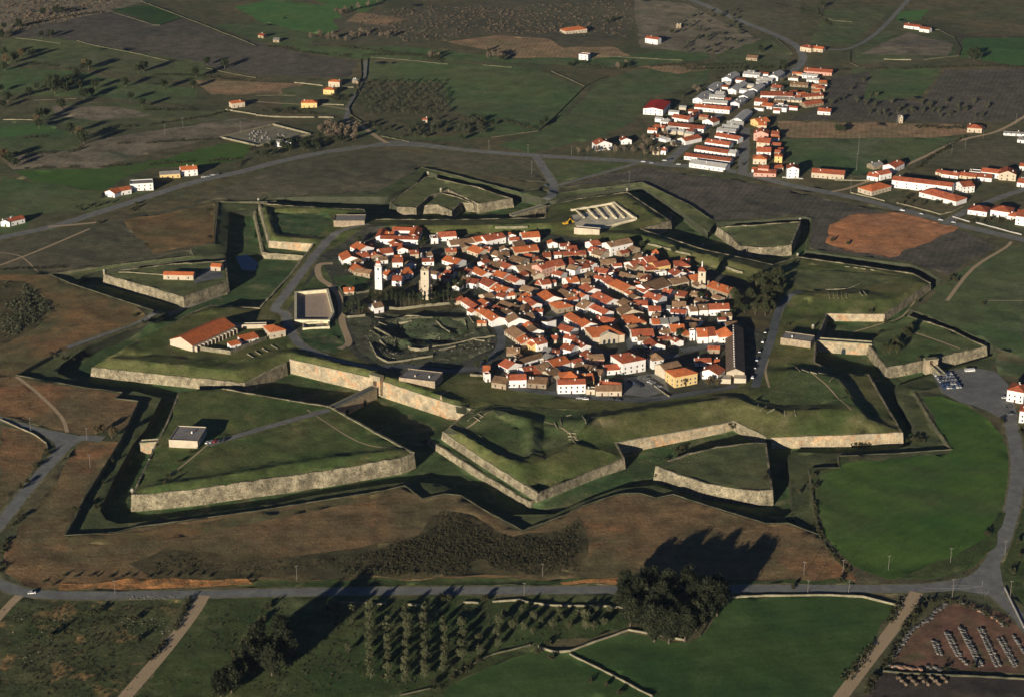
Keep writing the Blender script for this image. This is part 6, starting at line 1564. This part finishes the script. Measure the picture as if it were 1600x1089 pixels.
trees('round', T4, [(330,930),(210,900),(180,950),(980,870),(1020,860),(1150,880),(800,830),(700,820),(620,810),(1060,830),(1230,730),(1180,700),(960,700),(1120,720)], .9, 'dark trees round the two towers', 'dark bushy tree at the foot of the two towers')
# scrub: nobody could count it
def scatter(poly, n, seed, smin, smax, mk, name, label, cat, avoid=None):
    rd = random.Random(seed); P = [tuple(at(*p)[:2]) for p in poly]; xs = [p[0] for p in P]; ys = [p[1] for p in P]
    X = np.array([rd.uniform(min(xs), max(xs)) for _ in range(n*3)]); Y = np.array([rd.uniform(min(ys), max(ys)) for _ in range(n*3)])
    ok = inpoly(X, Y, P); V = []; F = []; c = 0
    for x, y in zip(X[ok], Y[ok]):
        if c >= n: break
        if noise.noise(Vector((x*.03, y*.03, seed))) < -.5: continue
        e = 99.0                                 # thins out towards its edge
        for i in range(len(P)):
            ax_, ay_, bx_, by_ = *P[i], *P[(i+1) % len(P)]; l2 = (bx_-ax_)**2+(by_-ay_)**2 or 1; t = max(0, min(1, ((x-ax_)*(bx_-ax_)+(y-ay_)*(by_-ay_))/l2)); e = min(e, math.hypot(x-ax_-t*(bx_-ax_), y-ay_-t*(by_-ay_)))
        k_ = min(1, (e+noise.noise(Vector((x*.05, y*.05, 2)))*9)/16)
        if rd.random() > k_+.12: continue
        c += 1; s = rd.uniform(smin, smax)*(.6+.4*max(0, k_)); z = zat(x, y)
        for _ in range(13):
            d = Vector((rd.gauss(0, 1), rd.gauss(0, 1), abs(rd.gauss(0, .8))))*s*.45; p = Vector((x, y, z))+d
            a = Vector((rd.gauss(0, 1), rd.gauss(0, 1), rd.gauss(0, 1))).normalized()*s*.5; b_ = a.orthogonal().normalized()*s*.4; k = len(V)
            V += [tuple(p-a), tuple(p+b_), tuple(p+a-b_*.3)]; F.append((k, k+1, k+2))
    tag(mobj(name, mesh(name, V, F, M[mk])), label, cat, None, 'stuff')
scatter([(640,845),(690,798),(740,808),(800,840),(860,834),(905,812),(918,850),(905,893),(760,900),(600,900),(560,865)], 4200, 1, .5, 1.3, 'scrub_foliage', 'scrub', 'dense brown scrub on the slope above the near road', 'scrub')
scatter([(240,905),(200,882),(260,858),(330,864),(420,874),(560,858),(640,850),(600,900),(400,902)], 700, 2, .3, .8, 'scrub_foliage', 'scrub', 'thin scrub on the lower left glacis', 'scrub')
scatter([(0,440),(40,442),(84,480),(60,508),(0,538)], 700, 3, 1.2, 2.6, 'olive_foliage', 'thicket', 'olive green thicket at the left edge', 'thicket')
scatter([(545,502),(600,492),(735,484),(765,520),(768,543),(720,566),(600,578),(556,542)], 500, 4, .4, 1.0, 'hedge_foliage', 'weeds', 'weeds growing over the castle ruin', 'weeds')
scatter([(0,946),(285,934),(270,962),(200,1095),(0,1095)], 900, 5, .3, .9, 'hedge_foliage', 'low_shrubs', 'low shrubs in the rocky lower left pasture', 'shrubs')
scatter([(320,934),(1000,930),(980,980),(850,1010),(720,1060),(690,1095),(210,1095)], 1100, 6, .3, .9, 'hedge_foliage', 'low_shrubs', 'grass tufts under the orchard trees', 'tufts')
scatter([(1262,745),(1280,835),(1200,815),(1235,800),(1238,740)], 160, 7, .6, 1.3, 'hedge_foliage', 'low_shrubs', 'shrubs in the covered way right of the front ravelin', 'shrubs')
scatter([(0,0),(200,0),(160,22),(60,45),(0,55)], 420, 8, 1.2, 2.6, 'bare_twigs', 'low_shrubs', 'brown brush on the far slope at top left', 'brush')
scatter([(540,30),(650,10),(1000,0),(985,60),(760,55),(620,72)], 900, 9, 1.0, 2.2, 'bare_twigs', 'low_shrubs', 'brown brush on the far central slope', 'brush')
for i, pl in enumerate([[(0,610),(60,625)], [(760,900),(900,902)]]): pass
m_('rubble_grey', A(84,78,64), A(62,58,46), s1=.4, s2=1)
rk = MB(); rd = random.Random(5)
for i in range(260):
    x, y = tp((530,440,6.154), *rd.choice([(rd.uniform(270, 560), rd.uniform(440, 680)), (rd.uniform(900, 1500), rd.uniform(540, 700)), (rd.uniform(350, 560), rd.uniform(660, 740))])); p = at(x, y); s = rd.uniform(.2, .7)
    rk.hull([(p.x-s, p.y-s*.7, p.z-.3), (p.x+s*.8, p.y-s, p.z-.3), (p.x+s, p.y+s*.8, p.z-.3), (p.x-s*.7, p.y+s, p.z-.3)], [(p.x-s*.6, p.y-s*.5, p.z+s*.6), (p.x+s*.6, p.y-s*.5, p.z+s*.8), (p.x+s*.5, p.y+s*.5, p.z+s*.7), (p.x-s*.5, p.y+s*.5, p.z+s*.5)])
tag(mobj('rubble', rk.me('rubble', M['rubble_grey'])), 'scattered pale rubble in the castle ruin', 'rubble', None, 'stuff')
rk = MB()
for i in range(200):
    t_, bx = rd.choice([((900,570,4), (340, 760, 480, 610)), ((0,719,2.943), (60, 300, 720, 960)), ((0,719,2.943), (560, 780, 720, 800)), ((0,719,2.943), (560, 800, 618, 640))]); x, y = tp(t_, rd.uniform(bx[0], bx[1]), rd.uniform(bx[2], bx[3])); p = at(x, y); s = rd.uniform(.15, .5)
    rk.hull([(p.x-s, p.y-s*.7, p.z-.3), (p.x+s*.8, p.y-s, p.z-.3), (p.x+s, p.y+s*.8, p.z-.3), (p.x-s*.7, p.y+s, p.z-.3)], [(p.x-s*.6, p.y-s*.5, p.z+s*.6), (p.x+s*.6, p.y-s*.5, p.z+s*.8), (p.x+s*.5, p.y+s*.5, p.z+s*.7), (p.x-s*.5, p.y+s*.5, p.z+s*.5)])
tag(mobj('field_stones', rk.me('field_stones', M['rubble_grey'])), 'loose stones in the ditch and rough fields', 'stones', None, 'stuff')
# ---------------------------------------------------------------- infill of the town: small roofs in the gaps between the digitised houses
TP = [at(*p) for p in [(548,392),(580,372),(660,376),(800,372),(870,380),(990,400),(1080,430),(1150,470),(1140,560),(1060,545),(1000,570),(940,560),(900,595),(800,590),(790,560),(745,500),(690,440),(600,430),(550,420)]]
TPp = [(p.x, p.y) for p in TP]; rd = random.Random(21)
RP = [(P, wd) for P, wd, nm in ROADS if nm == 'town_road']
def clear(x, y, r):
    for (cx, cy, a, b_, ang, L, D) in TOWN:
        dx, dy = x-cx, y-cy; u = abs(dx*math.cos(ang)+dy*math.sin(ang)); v = abs(-dx*math.sin(ang)+dy*math.cos(ang))
        if u < L/2+r and v < D/2+r: return False
    for P, wd in RP:
        for i in range(len(P)-1):
            ax_, ay_ = P[i][0], P[i][1]; bx_, by_ = P[i+1][0], P[i+1][1]; l2 = (bx_-ax_)**2+(by_-ay_)**2 or 1
            t = max(0, min(1, ((x-ax_)*(bx_-ax_)+(y-ay_)*(by_-ay_))/l2))
            if math.hypot(x-ax_-t*(bx_-ax_), y-ay_-t*(by_-ay_)) < wd/2+r: return False
    return True
made = 0
xs = [p[0] for p in TPp]; ys = [p[1] for p in TPp]
for _ in range(16000):
    if made >= 70: break
    x, y = rd.uniform(min(xs), max(xs)), rd.uniform(min(ys), max(ys))
    if not inpoly(np.array([x]), np.array([y]), TPp)[0]: continue
    if not clear(x, y, 3.6 if made < 60 else 2.5): continue
    near = min(TOWN, key=lambda t: (t[0]-x)**2+(t[1]-y)**2); L, D = (rd.uniform(7, 9.5), rd.uniform(6, 7.5)) if made < 60 else (rd.uniform(4.5, 6.2), rd.uniform(4.2, 5.6)); h = rd.uniform(2.8, 4.2)
    root = empty('house', (x, y, zat(x, y)), near[4]+rd.choice((0, 0, math.pi/2-math.pi)))
    if abs(math.cos(root.rotation_euler.z)) < .3: root.rotation_euler.z = near[4]
    typ = rd.choice('gggGs'); rc = rd.choice('rrrobbb'); wc = rd.choice('wwwcs')
    block(root, L, D, h, typ, rc, wc, win=2, chim=rd.choice((0, 1)), rnd=rd)
    TOWN.append((x, y, L/2, D/2, near[4], L, D)); made += 1
    HOUSES.append((root, f"small {WNM[wc]} house with {RN[rc]} {TN[typ]} roof", 'house', 'houses of the walled town'))
# small outbuildings between the suburb houses
SUBP = [[(p.x, p.y) for p in (at(*tp(U, *q)) for q in poly)] for poly in ([(1010,300),(1350,120),(1580,150),(1560,330),(1240,450),(960,480)], [(60,590),(430,380),(760,420),(560,540),(330,740),(180,760)], [(900,640),(1140,640),(1180,960),(920,960)], [(470,330),(820,130),(1100,140),(760,400)])]
made = 0; rd = random.Random(33)
for pi, P_ in enumerate(SUBP):
    xs = [p[0] for p in P_]; ys = [p[1] for p in P_]; c_ = 0
    for _ in range(1500):
        if c_ >= (16, 12, 8, 8)[pi]: break
        x, y = rd.uniform(min(xs), max(xs)), rd.uniform(min(ys), max(ys))
        if not inpoly(np.array([x]), np.array([y]), P_)[0] or not clear(x, y, 3.2): continue
        if any(inpoly(np.array([x]), np.array([y]), r[2])[0] for r in REG if r[0] == 'road'): continue
        near = min(TOWN, key=lambda t: (t[0]-x)**2+(t[1]-y)**2); L, D, h = rd.uniform(6, 11), rd.uniform(5, 7), rd.uniform(2.5, 3.6)
        root = empty('outbuilding', (x, y, zat(x, y)), near[4] if abs(near[4]) < 1.5 else 0); rc = rd.choice('lllr' if pi in (1, 3) else 'rrbgo'); wc = rd.choice('wwcs')
        block(root, L, D, h, 'g', rc, wc, win=0, chim=0, rnd=rd); TOWN.append((x, y, L/2, D/2, near[4], L, D)); c_ += 1
        HOUSES.append((root, f"small {WNM[wc]} outbuilding with {RN[rc]} roof", 'outbuilding', 'outbuildings of the suburb'))
# ---------------------------------------------------------------- labels of houses and trees, written from where they stand
LM = [('the yellow mansion',1062,595),('the tall square white house',980,575),('the cream town hall',948,520),('the long dark barrack',1160,530),('the stone church',1130,450),('the whitewashed clock tower',591,440),('the weathered tower',663,450),('the courtyard manor',610,365),('the pink town house',858,418),('the tall plain house at the far edge of town',968,385),('the castle ruin',660,530),('the excavated dig',945,345),('the long school',1430,285),('the red roofed warehouse',1030,165),('the suburb road junction',1040,257),('the red roofed barn',320,525),('the diamond shaped cemetery',415,212),('the far road bend',1250,85),('the big white house in the front row',908,605),('the orange roofed corner house',1000,505),('the yellow suburb house',1185,190),('the far olive grove',640,150),('the clinic at the right edge',1560,330),('the left edge of town',790,600)]
LW = [(n, at(x, y)) for n, x, y in LM]
def where(x, y):
    n, p = min(LW, key=lambda t: (t[1].x-x)**2+(t[1].y-y)**2); dx, dy = x-p.x, y-p.y
    s = ('right of ' if dx > 0 else 'left of ') if abs(dx) > abs(dy) else ('behind ' if dy > 0 else 'in front of ')
    return s+n, math.hypot(dx, dy)
def write(items):
    grp_ = {}
    for (o, desc, cat, g) in items:
        wv, d = where(o.location.x, o.location.y); grp_.setdefault((desc, wv), []).append((d, o, cat, g))
    for (desc, wv), lst in grp_.items():
        lst.sort(key=lambda t: t[0])
        for i, (d, o, cat, g) in enumerate(lst): 
            lb = desc+' '+wv if len(lst) == 1 else f"{desc}, {nth(i+1)} nearest {wv}"
            if len(lb.split()) > 16: lb = lb.replace(' fronted', '').replace('the ', '').replace(' at far edge of town', '').replace(' in front row', '')
            if len(lb.split()) > 16: lb = lb.replace('old ', '').replace('dull ', '').replace(' nearest', '')
            tag(o, lb, cat, g)
write(HOUSES)
byg = {}
for o, g, desc, nm in TREES: byg.setdefault((g, desc), []).append((o, nm))
for (g, desc), lst in byg.items():
    pts = [(topx(o.location.x, o.location.y, o.location.z), o, nm) for o, nm in lst]; pts.sort(key=lambda t: t[0][0])
    for i, (q, o, nm) in enumerate(pts): tag(o, f"{desc}, {nth(i+1)} from left" if len(pts) > 1 else desc, nm.replace('_', ' ').split(' ')[-1] if 'bush' not in nm else 'bush', g)
